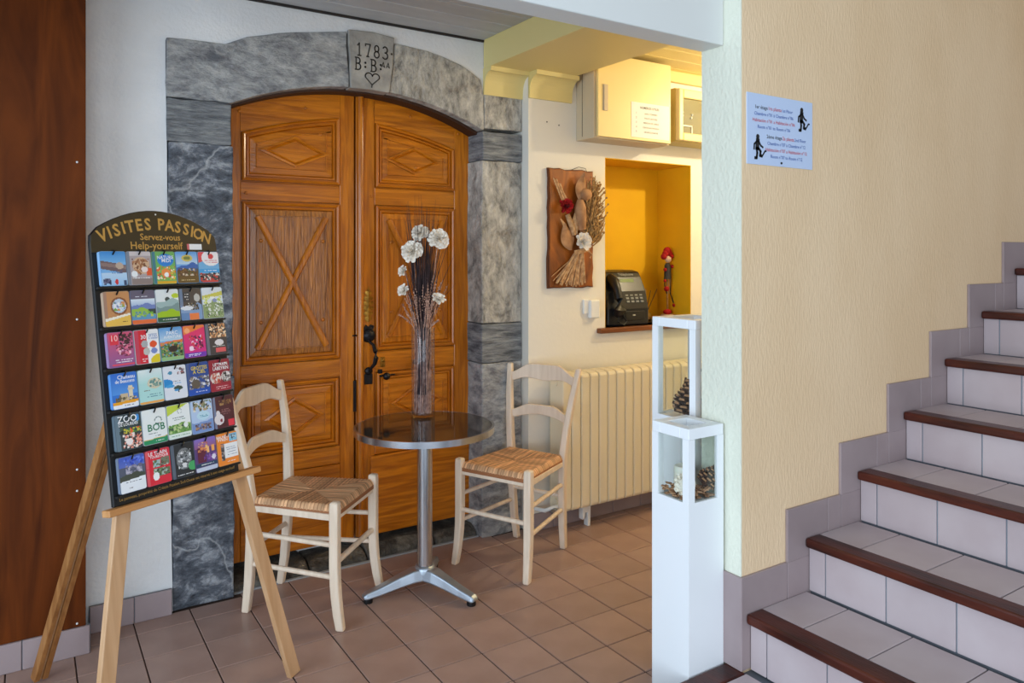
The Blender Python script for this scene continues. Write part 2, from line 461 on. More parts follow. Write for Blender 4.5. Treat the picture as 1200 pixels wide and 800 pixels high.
nb = MB().box(NX0, NX1, 3.557, 3.6, NZ0, NZ1).box(NX0-.002, NX0+.004, YN+.001, 3.557, NZ0, NZ1).box(NX1-.004, NX1+.002, YN+.001, 3.557, NZ0, NZ1) \
    .box(NX0, NX1, YN+.001, 3.557, NZ1-.004, NZ1+.002).build('niche_lining', M['niche'], wn)
MB().box(2.69, NX1+.04, 3.235, 3.555, 1.022, 1.05).build('niche_shelf', M['shelf_wood'], wn, bevel=.004)
hl = MB()
for x, z in ((2.345, 2.175), (2.425, 2.165)):
    hl.tube([(x, YN-.0012, z), (x, YN+.001, z)], .004, 8)
hl.build('screw_hole', M['dark_gap'], wn)
we = struct(MB().box(4.4, 4.5, 1.72, 3.7, -.2, 2.75).build('wall_right', M['plaster_smooth']))

# stair wall and column end
ws = struct(MB().box(XC+.004, 5.2, YW, 1.721, -.2, 3.6).build('wall_stairs', M['stair_plaster']))
MB().box(XC, XC+.004, YW+.0005, 1.7215, -.2, 3.6).build('column_face', M['column_plaster'], ws)
MB().box(XC+.004, 4.4, 1.721, 1.7215, 0, 3.0).build('rear_face', M['plaster_smooth'], ws)

# beam over the opening
bm_ = struct(MB().box(-2.6, XC, 1.628, 1.721, 2.125, 3.3).build('ceiling_beam', M['beam_white'], bevel=.004))

# planked ceiling
ce = struct(MB().box(-2.6, 4.4, 1.721, 3.36, 2.582, 2.70).build('ceiling', M['dark_gap']))
yy = 3.330
k = 0
while yy > 1.74:
    y0 = max(yy-.1345, 1.722)
    MB().box(-.4, 1.985, y0, yy, 2.57, 2.584).build('plank', M['plank'], ce, bevel=.003, seg=1)
    MB().box(2.49, 4.39, y0, min(yy, YN), 2.565, 2.584).build('plank', M['soffit'], ce, bevel=.003, seg=1)
    yy -= .1405
hallc = struct(MB().box(-2.7, 5.2, -2.8, 1.628, 3.3, 3.4).build('ceiling_hall', M['beam_white']))
struct(MB().box(5.2, 5.3, -2.8, 1.72, -.2, 3.6).build('wall_stairwell', M['stair_plaster']))
# dropped soffit box and cornices
sf = struct(MB().box(1.985, 2.49, 1.7215, YN+.06, 2.425, 2.582).build('ceiling_soffit', M['soffit'], bevel=.002, seg=1))
def cove(x0, x1, ywall, ztop):
    prof = [(ywall+.002, ztop-.135), (ywall-.012, ztop-.135), (ywall-.014, ztop-.10)]
    for q in range(1, 7):
        t = q/6*PI/2
        prof.append((ywall-.014-.058*(1-math.cos(t)), ztop-.10+.078*math.sin(t)))
    prof += [(ywall-.078, ztop-.022), (ywall-.080, ztop), (ywall+.002, ztop)]
    return MB().prism(prof, x0, x1, 'yz')
co = struct(cove(1.985, 2.225, 3.335, 2.425).build('trim_1', M['soffit']))
cove(2.225, 2.505, YN, 2.425).build('cornice', M['soffit'], co)
struct(MB().box(2.52, 4.39, YN-.03, YN, 2.50, 2.568).build('trim_2', M['soffit'], bevel=.008))
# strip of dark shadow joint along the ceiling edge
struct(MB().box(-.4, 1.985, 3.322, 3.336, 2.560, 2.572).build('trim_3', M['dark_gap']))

# baseboards
def skirting(name, x0, x1, y, h, step, ph, m, z0=0.0):
    root = sempty(name)
    MB().box(x0, x1, y-.006, y+.008, z0, z0+h-.001).build('backing', M['stair_grout'], root)
    a = x0; edges = []
    e = ph
    while e < x0: e += step
    while e < x1: edges.append(e); e += step
    pts = [x0]+edges+[x1]
    for p, q in zip(pts[:-1], pts[1:]):
        if q-p < .01: continue
        MB().box(p+.0015, q-.0015, y-.012, y, z0, z0+h).build('tile', m, root, bevel=.002, seg=1)
    return root
skirting('baseboard_left', .205, .500, 3.318, .102, T, .361, M['skirt_tile'])
skirting('baseboard_panel', -.6, .199, 3.162, .102, T, -.011, M['skirt_tile'])
skirting('baseboard_niche', 2.232, 4.39, YN, .09, T, 2.38, M['skirt_tile'])

# ------------------------------------------------------------------ mahogany panel
pn = thing('wall_panel', 'tall dark mahogany board panel at the left edge, with pale pins down its side', 'wall panel', (-.15, 3.16, .102))
MB().box(-.6, .185, 3.16, 3.334, .102, 2.75).build('board', M['mahogany'], pn, world=True, bevel=.002)
for z in (.116, .482, .60, .678, 1.226, 1.8):
    MB().ball((.157, 3.159, z), .004, 8).build('pin', M['white_plastic'], pn, world=True)

# ------------------------------------------------------------------ stone door surround
def intr(x):
    Rr = 1.49; dx = x-1.355
    return 2.243-(Rr-math.sqrt(max(Rr*Rr-dx*dx, 0)))
ss = thing('stone_arch', 'grey stone door surround with an arched top and dated keystone', 'doorway', (1.36, YS, 0))
def stone(poly, m, y0=YS, y1=3.56, bev=.008):
    # outline jittered a little, front face subdivided and roughened
    me = bmesh.new()
    n = len(poly)
    pts = []
    for i in range(n):
        a, b = poly[i], poly[(i+1) % n]
        L_ = math.hypot(b[0]-a[0], b[1]-a[1]); kk = max(1, int(L_/.06))
        for q in range(kk):
            t = q/kk; x = a[0]+(b[0]-a[0])*t; z = a[1]+(b[1]-a[1])*t
            j = 0 if q == 0 else .0035
            pts.append((x+rng.uniform(-j, j), z+rng.uniform(-j, j)))
    return MB().prism(pts, y0, y1)
xs = [.735+(1.257-.735)*i/10 for i in range(11)]
left_lintel = [(.48, 2.107), (.48, 2.348), (.611, 2.354), (.71, 2.356), (.8, 2.401), (.934, 2.439), (1.102, 2.47), (1.247, 2.496), (1.257, intr(1.257))]+[(x, intr(x)) for x in xs[::-1][1:]]
key = [(1.252, 2.506), (1.37, 2.513), (1.484, 2.503), (1.476, 2.37), (1.458, intr(1.458)-.004), (1.36, intr(1.36)-.004), (1.263, intr(1.263)-.004)]
xr = [1.462+(1.974-1.462)*i/9 for i in range(10)]
right_lintel = [(x, intr(x)) for x in xr]+[(1.987, 2.105), (1.985, 2.29), (1.967, 2.365), (1.91, 2.398), (1.854, 2.424), (1.757, 2.45), (1.663, 2.468), (1.489, 2.480), (1.480, 2.37)]
for poly, m, dy in ((left_lintel, 'stone_grey', 0), (key, 'stone_key', -.006), (right_lintel, 'stone_lit', .002)):
    ks = stone(poly, M[m], YS+dy).build('stone', M[m], ss, world=True, bevel=.005)
    if m == 'stone_key': keystone = ks
for (x0, x1, z0, z1, m, dy) in ((.482, .735, 1.928, 2.104, 'stone_band', 0), (.488, .742, 0.95, 1.924, 'stone_blue', .002), (.505, .748, 0, .946, 'stone_blue', .004),
                            (1.988, 2.222, 2.118, 2.295, 'stone_lit', .002), (1.978, 2.222, 1.955, 2.102, 'stone_band', 0), (1.974, 2.220, 1.108, 1.951, 'stone_lit', .003),
                            (1.972, 2.222, .902, 1.104, 'stone_band', 0), (1.975, 2.220, 0, .898, 'stone_grey', .002)):
    stone([(x0, z0), (x1, z0), (x1, z1), (x0, z1)], M[m], YS+dy, 3.56).build('stone', M[m], ss, world=True, bevel=.006)
# threshold stones
xa = .75
for wd, z in ((.34, .052), (.28, .045), (.36, .06), (.245, .05)):
    o = MB().prism([(3.375, 0), (3.38, z*.5), (3.43, z), (3.58, z), (3.58, 0)], xa+.003, xa+wd-.003, 'yz').build('threshold_stone', M['stone_sill'], ss, world=True, bevel=.008)
    xa += wd
MB().box(.75, 1.975, 3.357, 3.376, -.004, .006).build('mortar_joint', M['mortar'], ss, world=True, bevel=.003)
# keystone date, initials and heart: flat dark ribbons painting the shade of cut grooves
def ribbon(mb, pts, wd, y):
    for (x0, z0), (x1, z1) in zip(pts[:-1], pts[1:]):
        L_ = math.hypot(x1-x0, z1-z0)
        if L_ < 1e-6: continue
        nx, nz = -(z1-z0)/L_*wd/2, (x1-x0)/L_*wd/2
        ex, ez = (x1-x0)/L_*wd*.3, (z1-z0)/L_*wd*.3
        mb.add([(x0+nx-ex, y, z0+nz-ez), (x0-nx-ex, y, z0-nz-ez), (x1-nx+ex, y, z1-nz+ez), (x1+nx+ex, y, z1+nz+ez)], [(0, 1, 2, 3)])
arc = lambda cx, cz, rx, rz, a0, a1, n=10: [(cx+rx*math.cos(R(a0+(a1-a0)*i/n)), cz+rz*math.sin(R(a0+(a1-a0)*i/n))) for i in range(n+1)]
eng = MB()
G = {'1': [[(.5, 0), (.5, 1)], [(.5, 1), (.25, .8)], [(.25, 0), (.75, 0)]],
     '7': [[(.1, .85), (.1, 1), (.8, 1), (.4, 0)], [(.25, 0), (.6, 0)]],
     '8': [arc(.45, .75, .3, .25, 0, 360, 14), arc(.45, .26, .36, .26, 0, 360, 14)],
     '3': [arc(.4, .75, .35, .25, 150, -90, 10)+arc(.4, .26, .4, .26, 90, -150, 10)],
     'B': [[(.15, 0), (.15, 1)], [(0, 1), (.15, 1)]+arc(.4, .76, .35, .24, 90, -90, 8)+[(.15, .52)]+arc(.42, .26, .42, .26, 90, -90, 8)+[(0, 0)]],
     '.': [arc(.1, .5, .06, .04, 0, 360, 6)], ':': [arc(.1, .65, .06, .04, 0, 360, 6), arc(.1, .3, .06, .04, 0, 360, 6)]}
def glyphs(s_, x, z, h_, adv, yk):
    for chx in s_:
        for st in G.get(chx, []):
            ribbon(eng, [(x+p[0]*h_*.58, z+p[1]*h_) for p in st], .0062, yk)
        x += adv[chx] if chx in adv else adv['*']
YK = YS-.0068
glyphs('1783.', 1.288, 2.392, .058, {'*': .044, '.': .03}, YK)
glyphs('B:B:', 1.284, 2.325, .056, {'*': .047, ':': .03}, YK)
for x in (1.415, 1.44): ribbon(eng, [(x, 2.352), (x+.010, 2.376), (x+.016, 2.352), (x+.004, 2.362)], .004, YK)
hpts = [(1.368, 2.262)]+arc(1.352, 2.300, .018, .016, 200, 10, 10)+arc(1.387, 2.300, .018, .016, 170, -20, 10)+[(1.368, 2.262), (1.366, 2.250)]
ribbon(eng, hpts, .006, YK)
eng.build('engraving_shade', M['groove_shade'], keystone, world=True)

# ------------------------------------------------------------------ the double door
dr = sempty('door_1', 'arched honey coloured double door of panelled wood in the stone surround')
dtop = lambda x: intr(x)+.05
def inset(poly, d):
    """offset a convex ccw polygon (x,z) inwards by d"""
    n = len(poly); out = []
    for i in range(n):
        p0, p1, p2 = Vector(poly[i-1]), Vector(poly[i]), Vector(poly[(i+1) % n])
        e1 = (p1-p0).normalized(); e2 = (p2-p1).normalized()
        n1 = Vector((-e1.y, e1.x)); n2 = Vector((-e2.y, e2.x))
        den = 1+n1.dot(n2)
        m = (n1+n2)/max(den, .2)
        out.append((p1.x+m.x*d, p1.y+m.y*d))
    return out
def arch_rect(x0, x1, z0, top):
    n = 8
    return [(x0, z0), (x1, z0)]+[(x1+(x0-x1)*i/n, top(x1+(x0-x1)*i/n)) for i in range(n+1)]
def profile_panel(poly, prof, m, name, par, cap=True, y=YD):
    """prof: list of (inset, dy) dy>0 is toward the viewer"""
    rings = [[(p[0], y-dy, p[1]) for p in (inset(poly, d) if d else poly)] for d, dy in prof]
    return MB().rings(rings, cap).build(name, m, par, world=True)
M['oak_mould'] = mat('honey varnished moulding', srgb(196, 110, 14), 0.26, col2=srgb(172, 92, 10), scale=6, coat=.35)
def leaf(xl, xr, panels, sx0, sx1, low_kick):
    lf = MB()
    n = 12
    poly = [(xl, .085), (xr, .085)]+[(xr+(xl-xr)*i/n, dtop(xr+(xl-xr)*i/n)) for i in range(n+1)]
    o = lf.prism(poly, YD+.018, YD+.055).build('door_leaf', M['oak'], dr)
    # stiles
    for a, b in ((xl, sx0), (sx1, xr)):
        MB().prism([(a, .085), (b, .085), (b, dtop(b)), (a, dtop(a))], YD, YD+.02).build('stile', M['oak'], o, bevel=.0025, seg=1)
    return o
def rail(o, x0, x1, z0, z1, y=YD, top=None):
    if top: poly = [(x0, z0(x0)), *[(x0+(x1-x0)*i/8, z0(x0+(x1-x0)*i/8)) for i in range(1, 9)], *[(x1+(x0-x1)*i/8, top(x1+(x0-x1)*i/8)) for i in range(9)]]
    else: poly = [(x0, z0), (x1, z0), (x1, z1), (x0, z1)]
    # fan-safe: split curved rails in vertical slices
    if top:
        mb = MB()
        v = []; f = []
        n = 10
        for i in range(n+1):
            x = x0+(x1-x0)*i/n
            v += [(x, y, z0(x)), (x, y, top(x)), (x, y+.02, z0(x)), (x, y+.02, top(x))]
        for i in range(n):
            a = i*4; b = a+4
            f += [(a, b, b+1, a+1), (a+2, a, a+1, a+3)[:0] or (a+2, b+2, b, a), (a+1, b+1, b+3, a+3)]
        mb.add(v, f)
        return mb.build('rail', M['oak_h'], o)
    return MB().prism(poly, y, y+.02).build('rail', M['oak_h'], o, bevel=.0025, seg=1)
MOULD = [(0, -.012), (.003, -.012), (.004, .010), (.011, .014), (.018, .010), (.020, -.007), (.024, -.007), (.026, .004), (.033, .005), (.036, -.010)]
def peg(o, x, z, y=YD, r=.008):
    MB().ball((x, y-.002, z), r, 10, (1, .7, 1)).build('peg', M['oak'], o)
def panel(o, x0, x1, z0, z1, kind, top=None, worn=False):
    poly = arch_rect(x0, x1, z0, top) if top else [(x0, z0), (x1, z0), (x1, z1), (x0, z1)]
    profile_panel(poly, MOULD, M['oak_mould'], 'moulding', o, cap=False)
    pm = M['oak_worn'] if worn else (M['oak'] if kind == 'X' else M['oak_h'])
    pn_ = profile_panel(inset(poly, .034), [(0, -.006), (.006, .000), (.030, .003), (.032, .0085), (.036, .0085), (.0365, .004)], pm, 'panel', o)
    inn = inset(poly, .034+.036)
    bx0, bx1 = min(p[0] for p in inn), max(p[0] for p in inn)
    bz0, bz1 = min(p[1] for p in inn), max(p[1] for p in inn)
    if kind == 'X':
        for a, b in (((bx0, bz0), (bx1, bz1)), ((bx0, bz1), (bx1, bz0))):
            va = Vector((b[0]-a[0], 0, b[1]-a[1])).normalized(); nn = Vector((-va.z, 0, va.x))
            yo = YD-.004-(.0012 if a[1] > b[1] else 0); A = Vector((a[0], yo, a[1])); B = Vector((b[0], yo, b[1]))
            sec = [nn*-.015, nn*-.013+Vector((0, -.012, 0)), nn*-.007+Vector((0, -.017, 0)), nn*.007+Vector((0, -.017, 0)), nn*.013+Vector((0, -.012, 0)), nn*.015]
            MB().sweep([A, B], [sec, sec]).build('cross_bar', M['oak'], o)
        for px in (bx0+.018, bx1-.014):
            for pz in (bz0+.12, bz1-.11): peg(o, px, pz, YD-.002, .009)
    else:
        cx = (bx0+bx1)/2
        if top: zt = min(top(cx)-.072, bz1-.008)
        else: zt = bz1-.004
        lz = [(bx0+.004, (bz0+zt)/2), (cx, bz0+.004), (bx1-.004, (bz0+zt)/2), (cx, zt)]
        zr = [[(p[0], YD-.004-dy, p[1]) for p in (inset(lz, d) if d else lz)] for d, dy in ((0, -.001), (.001, .010), (.010, .012), (.016, .004), (.022, .010))]
        MB().rings(zr).build('lozenge', M['oak_h'], o)
        return cx, (bz0+zt)/2
    return None
# added dark strip over the leaves, painting the shade under the arch
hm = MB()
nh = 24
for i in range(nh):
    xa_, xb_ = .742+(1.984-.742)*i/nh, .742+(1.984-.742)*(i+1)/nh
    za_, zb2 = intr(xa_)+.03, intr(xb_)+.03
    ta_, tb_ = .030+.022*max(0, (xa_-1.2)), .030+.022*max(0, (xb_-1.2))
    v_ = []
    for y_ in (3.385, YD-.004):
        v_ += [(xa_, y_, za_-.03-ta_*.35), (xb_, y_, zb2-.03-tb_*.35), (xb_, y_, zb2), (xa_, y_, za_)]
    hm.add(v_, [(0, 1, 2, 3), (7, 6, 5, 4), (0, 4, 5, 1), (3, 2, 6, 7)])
hm.build('arch_shade_strip', M['arch_shade'], dr)
# left leaf
XL0, XM, XR1 = .765, 1.340, 1.982
o = leaf(XL0, XM, None, .806, 1.268, 0)
rail(o, .806, 1.268, lambda x: 2.016+(x-.808)/(.46)*.107-.002+.012*math.sin(PI*(x-.808)/.46), None, top=dtop)
tl = lambda x: 2.016+(x-.808)/.46*.107+.012*math.sin(PI*(x-.808)/.46)
rail(o, .806, 1.268, 1.708, 1.791)
rail(o, .806, 1.268, .878, .962)
rail(o, .806, 1.268, .46, .545)
panel(o, .808, 1.267, 1.793, None, 'L', top=tl)
panel(o, .808, 1.267, .964, 1.706, 'X', worn=True)
panel(o, .830, 1.262, .548, .876, 'L')
MB().box(.806, 1.268, YD-.004, YD+.02, .087, .458).build('kick_board', M['oak_h'], o, bevel=.003)
for x, z in ((1.10, 2.150), (.80, 2.105), (1.17, 2.03), (.83, 1.74)): peg(o, x, z)
# right leaf
o = leaf(1.350, XR1, None, 1.446, 1.893, 0)
MB().tube([(1.369, YD-.006, .09), (1.369, YD-.006, 2.235)], .017, 10).build('centre_bead', M['oak'], o)
tr_ = lambda x: 2.116-(x-1.446)/.447*.098+.012*math.sin(PI*(x-1.446)/.447)
rail(o, 1.446, 1.893, lambda x: tr_(x)-.002, None, top=dtop)
rail(o, 1.446, 1.893, 1.708, 1.793)
rail(o, 1.446, 1.893, .884, .985)
rail(o, 1.446, 1.893, .475, .56)
cz = panel(o, 1.447, 1.892, 1.795, None, 'L', top=tr_)
peg(o, 1.664, 1.905, YD-.01, .010)
panel(o, 1.447, 1.892, .987, 1.706, 'X')
panel(o, 1.452, 1.890, .562, .882, 'L')
MB().box(1.42, 1.975, YD-.016, YD+.02, .087, .473).build('kick_board', M['oak_h'], o, bevel=.004)
for x, z in ((1.64, 2.165), (1.915, 2.10), (1.43, 1.75)): peg(o, x, z)
# ironwork on the right leaf
hd = MB().lathe([(0, .012), (.012, .012), (.022, .006), (.024, 0), (.024, -.004)], n=20).build('lock_rosette', M['iron'], dr, xf=Matrix.Translation((1.412, YD-.004, 1.066)) @ Matrix.Rotation(PI/2, 4, 'X') @ Matrix.Scale(1.45, 4))
rs = MB()
rs.prism([(1.385, 1.095), (1.398, 1.12), (1.412, 1.108), (1.424, 1.12), (1.44, 1.112), (1.435, 1.09)], YD-.008, YD)
for q in range(7): rs.ball((1.412+.022*math.cos(q*.9), YD-.014, 1.066+.024*math.sin(q*.9)), .006, 6)
rs.build('rosette_petals', M['iron'], hd)
grip = [(1.415, 1.035, .012), (1.428, 1.02, .03), (1.432, .99, .045), (1.434, .96, .048), (1.430, .93, .04), (1.418, .905, .02), (1.412, .89, .008)]
MB().tube([(x, YD-d, z) for x, z, d in grip], [.007, .008, .011, .012, .010, .008, .007], 8).build('door_handle', M['iron'], dr)
MB().box(1.392, 1.434, YD-.005, YD, .826, .875).lathe([(0, .01), (.018, .004), (.02, -.004)], (0, 0, 0), 12).build('handle_plate', M['iron'], dr) if False else \
    MB().box(1.392, 1.434, YD-.005, YD+.001, .826, .878).ball((1.412, YD-.006, .892), .022, 12, (1, .45, .9)).build('handle_plate', M['iron'], dr, bevel=.002)
MB().tube([(1.330, YD-.006, 1.070), (1.40, YD-.006, 1.068)], .004, 6).build('latch_rod', M['iron'], dr)
pl = MB()
for q in range(6):
    z = 1.14+q*.025; wq = .018+.010*math.sin(q/5*PI)*1.2 if q else .02
    for s_ in (-1, 1):
        pl.add([(1.412, YD-.006, z-.01), (1.412+s_*wq, YD-.003, z+.006), (1.412+s_*wq*.8, YD-.004, z+.02), (1.412, YD-.008, z+.018)], [(0, 1, 2, 3) if s_ > 0 else (3, 2, 1, 0)])
pl.add([(1.402, YD-.005, 1.28), (1.422, YD-.005, 1.28), (1.412, YD-.006, 1.31)], [(0, 1, 2)])
pl.build('push_plate', M['brass'], dr)
MB().box(1.476, 1.500, YD-.005, YD, .905, .955).ball((1.488, YD-.006, .938), .010, 10, (1, .5, 1)).build('keyhole_plate', M['brass'], dr, bevel=.003)
MB().box(1.462, 1.482, YD-.012, YD+.001, .858, .895).ball((1.497, YD-.03, .862), .019, 12, (1, .8, 1)).tube([(1.478, YD-.02, .868), (1.545, YD-.022, .866)], .004, 6).build('lower_knob', M['iron'], dr)
MB().ball((1.660, YD-.02, .92), .016, 10).build('bolt_knob', M['iron'], dr)
MB().box(1.335, 1.349, YD-.004, YD+.012, .70, .85).build('hinge_strap', M['iron'], dr)

# ------------------------------------------------------------------ stairs
st = thing('staircase', 'tiled staircase with mauve grey treads and dark red wooden nosings, climbing along the cream wall', 'stairs', (1.87, YW-.5, ZL))
G_, RS = .2917, .1755
YE = .40
for k in range(9):
    xn = 1.868+G_*k; zt = .351+RS*k
    xr_ = xn+.02
    MB().box(xr_+.010, xr_+G_+.03, YE, YW-.0105, ZL if k == 0 else zt-RS-.03, zt-.014).build('step_body', M['stair_grout'], st, world=True)
    MB().box(xn, xn+.076, YE, YW-.0105, zt-.031, zt).build('nosing', M['nosing'], st, world=True, bevel=.007)
    # tread tiles
    edges = [YW-.0095, 1.40]+[1.40-.2045*i for i in range(1, 6)]
    for a, b in zip(edges[:-1], edges[1:]):
        MB().box(xn+.0775, xn+G_+.006, b+.002, a-.002, zt-.016, zt-.002).build('tread_tile', M['stair_tile'], st, world=True, bevel=.0015, seg=1)
    MB().box(xr_+.006, xr_+.0105, YE, YW-.0105, zt-RS-.001, zt-.031).build('riser_backing', M['riser_grout'], st, world=True)
    edges = [YW-.0095, 1.489]+[1.489-.2045*i for i in range(1, 6)]
    for a, b in zip(edges[:-1], edges[1:]):
        MB().box(xr_, xr_+.012, b+.0022, a-.0022, zt-RS-.001, zt-.032).build('riser_tile', M['stair_tile'], st, world=True, bevel=.0015, seg=1)
# stepped tile skirting on the stair wall
sk = sempty('baseboard_stairs')
MB().box(XC-.010, XC, YW-.0095, 1.6275, ZL+.001, .464).build('tile', M['skirt_tile'], sk, bevel=.0015, seg=1)
tops = [(1.8485, 2.069, .465)]
xx = 2.071
for k in range(7): tops.append((xx+G_*k-.004*(k > 0), xx+G_*(k+1)-.004, .635+.1765*k))
for k, (x0, x1, zt) in enumerate(tops):
    zb = ZL+.002 if k == 0 else tops[k-1][2]-.14
    zsplit = tops[k-1][2]-.004 if k else ZL
    xm = (x0+x1)/2+.07
    if k == 0:
        MB().box(x0, x1+.0, YW-.010, YW, ZL+.002, zt).build('tile', M['skirt_tile'], sk, bevel=.0015, seg=1)
        MB().box(x1+.002, x1+.30, YW-.010, YW, zt-.16, zt).build('tile', M['skirt_tile'], sk, bevel=.0015, seg=1)
    else:
        MB().box(x0, xm-.001, YW-.010, YW, zsplit+.003, zt).build('tile', M['skirt_tile'], sk, bevel=.0015, seg=1)
        MB().box(xm+.001, x1-.001, YW-.010, YW, zsplit+.003, zt).build('tile', M['skirt_tile'], sk, bevel=.0015, seg=1)
        MB().box(x1+.001, x1+.25, YW-.010, YW, zt-.17, zt).build('tile', M['skirt_tile'], sk, bevel=.0015, seg=1)
MB().box(tops[0][1]+.31, 5.0, YW-.004, YW, ZL, .40).build('backing', M['stair_grout'], sk)

# ------------------------------------------------------------------ sign on the stair wall
sg = thing('direction_sign', 'pale blue paper sign with stair climbing figures on the cream stair wall', 'sign', (2.045, YW-.002, 1.745))
MB().box(1.882, 2.209, YW-.003, YW, 1.746, 1.969).build('sheet', mat('pale blue paper', srgb(196, 212, 240), .6), sg, world=True)
ys = YW-.0036
def sign_lines(x, z, lines):
    for i, segs in enumerate(lines):
        tot = sum(text_w(t)*sz for t, sz, c in segs)
        xx_ = x-tot/2
        for t, sz, c in segs:
            mb = MB(); put_text(mb, t, xx_, z-i*.0205, sz, ys, 'LEFT', .004)
            mb.build('lettering', M[c], sg, world=True); xx_ += text_w(t)*sz
def text_w(t):
    v, f = text_geo(t.replace(' ', '_') if t.strip() == '' else t, 1, 'LEFT', .004)
    return (max(p[0] for p in v) if v else .3)+.12
sign_lines(2.012, 1.922, [[('1er étage',   .0165, 'ink'), ('1ra planta',   .0165, 'ink_red'), ('1st Floor',   .0150, 'ink_blue')],
                          [('Chambre n°01 à Chambre n°06', .0150, 'ink_blue')],
                          [('Habitación n°01 a Habitación n°06', .0150, 'ink_red')],
                          [('Room n°01 to Room n°06', .0150, 'ink_blue')]])
sign_lines(2.075, 1.832, [[('2ème étage',   .0165, 'ink'), ('2a planta',   .0165, 'ink_red'), ('2nd Floor',   .0150, 'ink_blue')],
                          [('Chambre n°07 à Chambre n°12', .0150, 'ink_blue')],
                          [('Habitación n°07 a Habitación n°12', .0150, 'ink_red')],
                          [('Room n°07 to Room n°12', .0150, 'ink_blue')]])
def climber(x, z, s_):
    f_ = MB()
    f_.add([(x+.006*s_*math.cos(q*PI/5), ys, z+.050*s_+.006*s_*math.sin(q*PI/5)) for q in range(10)], [tuple(range(10))])
    rb = lambda pts, wd: ribbon(f_, [(x+a*s_, z+b*s_) for a, b in pts], wd*s_, ys)
    rb([(0, .042), (-.002, .022)], .013)
    rb([(-.002, .040), (-.012, .032), (-.013, .020)], .005)
    rb([(.003, .040), (.010, .030), (.018, .026)], .005)
    rb([(-.004, .024), (-.002, .012), (-.004, 0), (-.010, 0)], .007)
    rb([(.002, .024), (.010, .016), (.008, .006), (.014, .006)], .007)
    rb([(.014, .003), (.026, .018), (.030, .018)], .004)
    f_.build('pictogram', M['ink'], sg, world=True)
climber(2.152, 1.872, 1.35)
climber(1.932, 1.766, 1.35)
MB().ball((2.047, ys, 1.757), .004, 8).build('pin', M['ink'], sg, world=True)

# ------------------------------------------------------------------ radiator
rd = thing('radiator', 'cream column radiator under the niche behind the right chair', 'radiator', (2.9, 3.18, 0))
x = 2.335
while x < 3.52:
    MB().prism([(3.150, .115), (3.120, .125), (3.115, .14), (3.115, .815), (3.122, .830), (3.15, .838), (3.225, .838), (3.235, .825), (3.235, .125), (3.22, .112)], x+.0015, x+.0575, 'yz') \
        .build('column', M['radiator'], rd, world=True, bevel=.007)
    x += .0615
MB().tube([(2.33, 3.175, .165), (3.52, 3.175, .165)], .02, 10).tube([(2.33, 3.175, .795), (3.52, 3.175, .795)], .02, 10).build('header_pipe', M['radiator'], rd, world=True)
for xf_ in (2.535, 3.3):
    MB().prism([(xf_-.030, .125), (xf_+.028, .125), (xf_+.024, .0), (xf_+.006, .0), (xf_+.006, .075), (xf_-.010, .075), (xf_-.014, .045), (xf_-.028, .04)], 3.165, 3.2).build('foot', M['white_plastic'], rd, world=True, bevel=.003)
MB().tube([(2.36, 3.15, .15), (2.29, 3.15, .15), (2.27, 3.18, .13), (2.262, 3.262, .12)], .011, 8).build('supply_pipe', M['white_plastic'], rd, world=True)
MB().tube([(2.30, 3.10, .125), (2.30, 3.16, .135)], [.016, .02], 10).build('valve', M['steel'], rd, world=True)

# ------------------------------------------------------------------ meter cabinet, glazed box
cb = thing('meter_cabinet', 'cream wall cabinet with a paper notice on its door, above the niche', 'cabinet', (2.82, 3.18, 2.088))
MB().box(2.542, 3.094, 3.115, YN-.001, 2.088, 2.545).build('case', M['cab_side'], cb, world=True, bevel=.003)
MB().box(2.556, 3.090, 3.096, 3.113, 2.096, 2.542).build('door', M['cab_front'], cb, world=True, bevel=.002)
MB().box(2.541, 2.5425, 3.213, 3.216, 2.105, 2.53).build('seam', M['dark_gap'], cb, world=True)
MB().box(2.592, 2.618, 3.088, 3.097, 2.235, 2.375).box(2.587, 2.591, 3.093, 3.097, 2.235, 2.375).build('handle', M['cab_side'], cb, world=True, bevel=.001)
nt_ = thing('paper_notice', 'white printed notice taped on the cream wall cabinet door', 'notice', (2.93, 3.095, 2.11))
MB().box(2.79, 3.075, 3.0942, 3.0955, 2.112, 2.305).build('sheet', M['paper'], nt_, world=True)
tx = MB()
put_text(tx, 'NUMEROS UTILES', 2.925, 2.272, .018, 3.0938, weight=.01)
for i, t in enumerate(['SAMU / POMPIERS', 'POLICE SECOURS', 'MÉDECIN DE GARDE', 'CENTRE ANTIPOISON', 'URGENCE EUROPE']):
    put_text(tx, '%d' % (i+1), 2.826, 2.242-i*.0255, .014, 3.0938)
    put_text(tx, t, 2.935, 2.242-i*.0255, .0125, 3.0938)
tx.build('lettering', M['ink'], nt_, world=True)
gb = thing('glazed_panel_box', 'cream framed box with a dark glazed window right of the wall cabinet', 'cabinet', (3.35, 3.18, 2.12))
MB().box(3.155, 3.62, 3.125, YN-.001, 2.12, 2.43).build('case', mat('olive cream case', srgb(206, 186, 112), .5), gb, world=True, bevel=.003)
f0 = MB()
f0.box(3.158, 3.192, 3.095, 3.128, 2.125, 2.425).box(3.56, 3.617, 3.095, 3.128, 2.125, 2.425).box(3.192, 3.56, 3.095, 3.128, 2.372, 2.425).box(3.192, 3.56, 3.095, 3.128, 2.125, 2.17)
f0.build('window_frame', M['cab_front'], gb, world=True, bevel=.006)
MB().box(3.192, 3.56, 3.118, 3.122, 2.17, 2.372).build('back_panel', mat('dark olive instrument face', srgb(120, 106, 60), .5), gb, world=True)
MB().box(3.192, 3.56, 3.108, 3.11, 2.17, 2.372).build('pane', M['glass'], gb, world=True)
ins = MB()
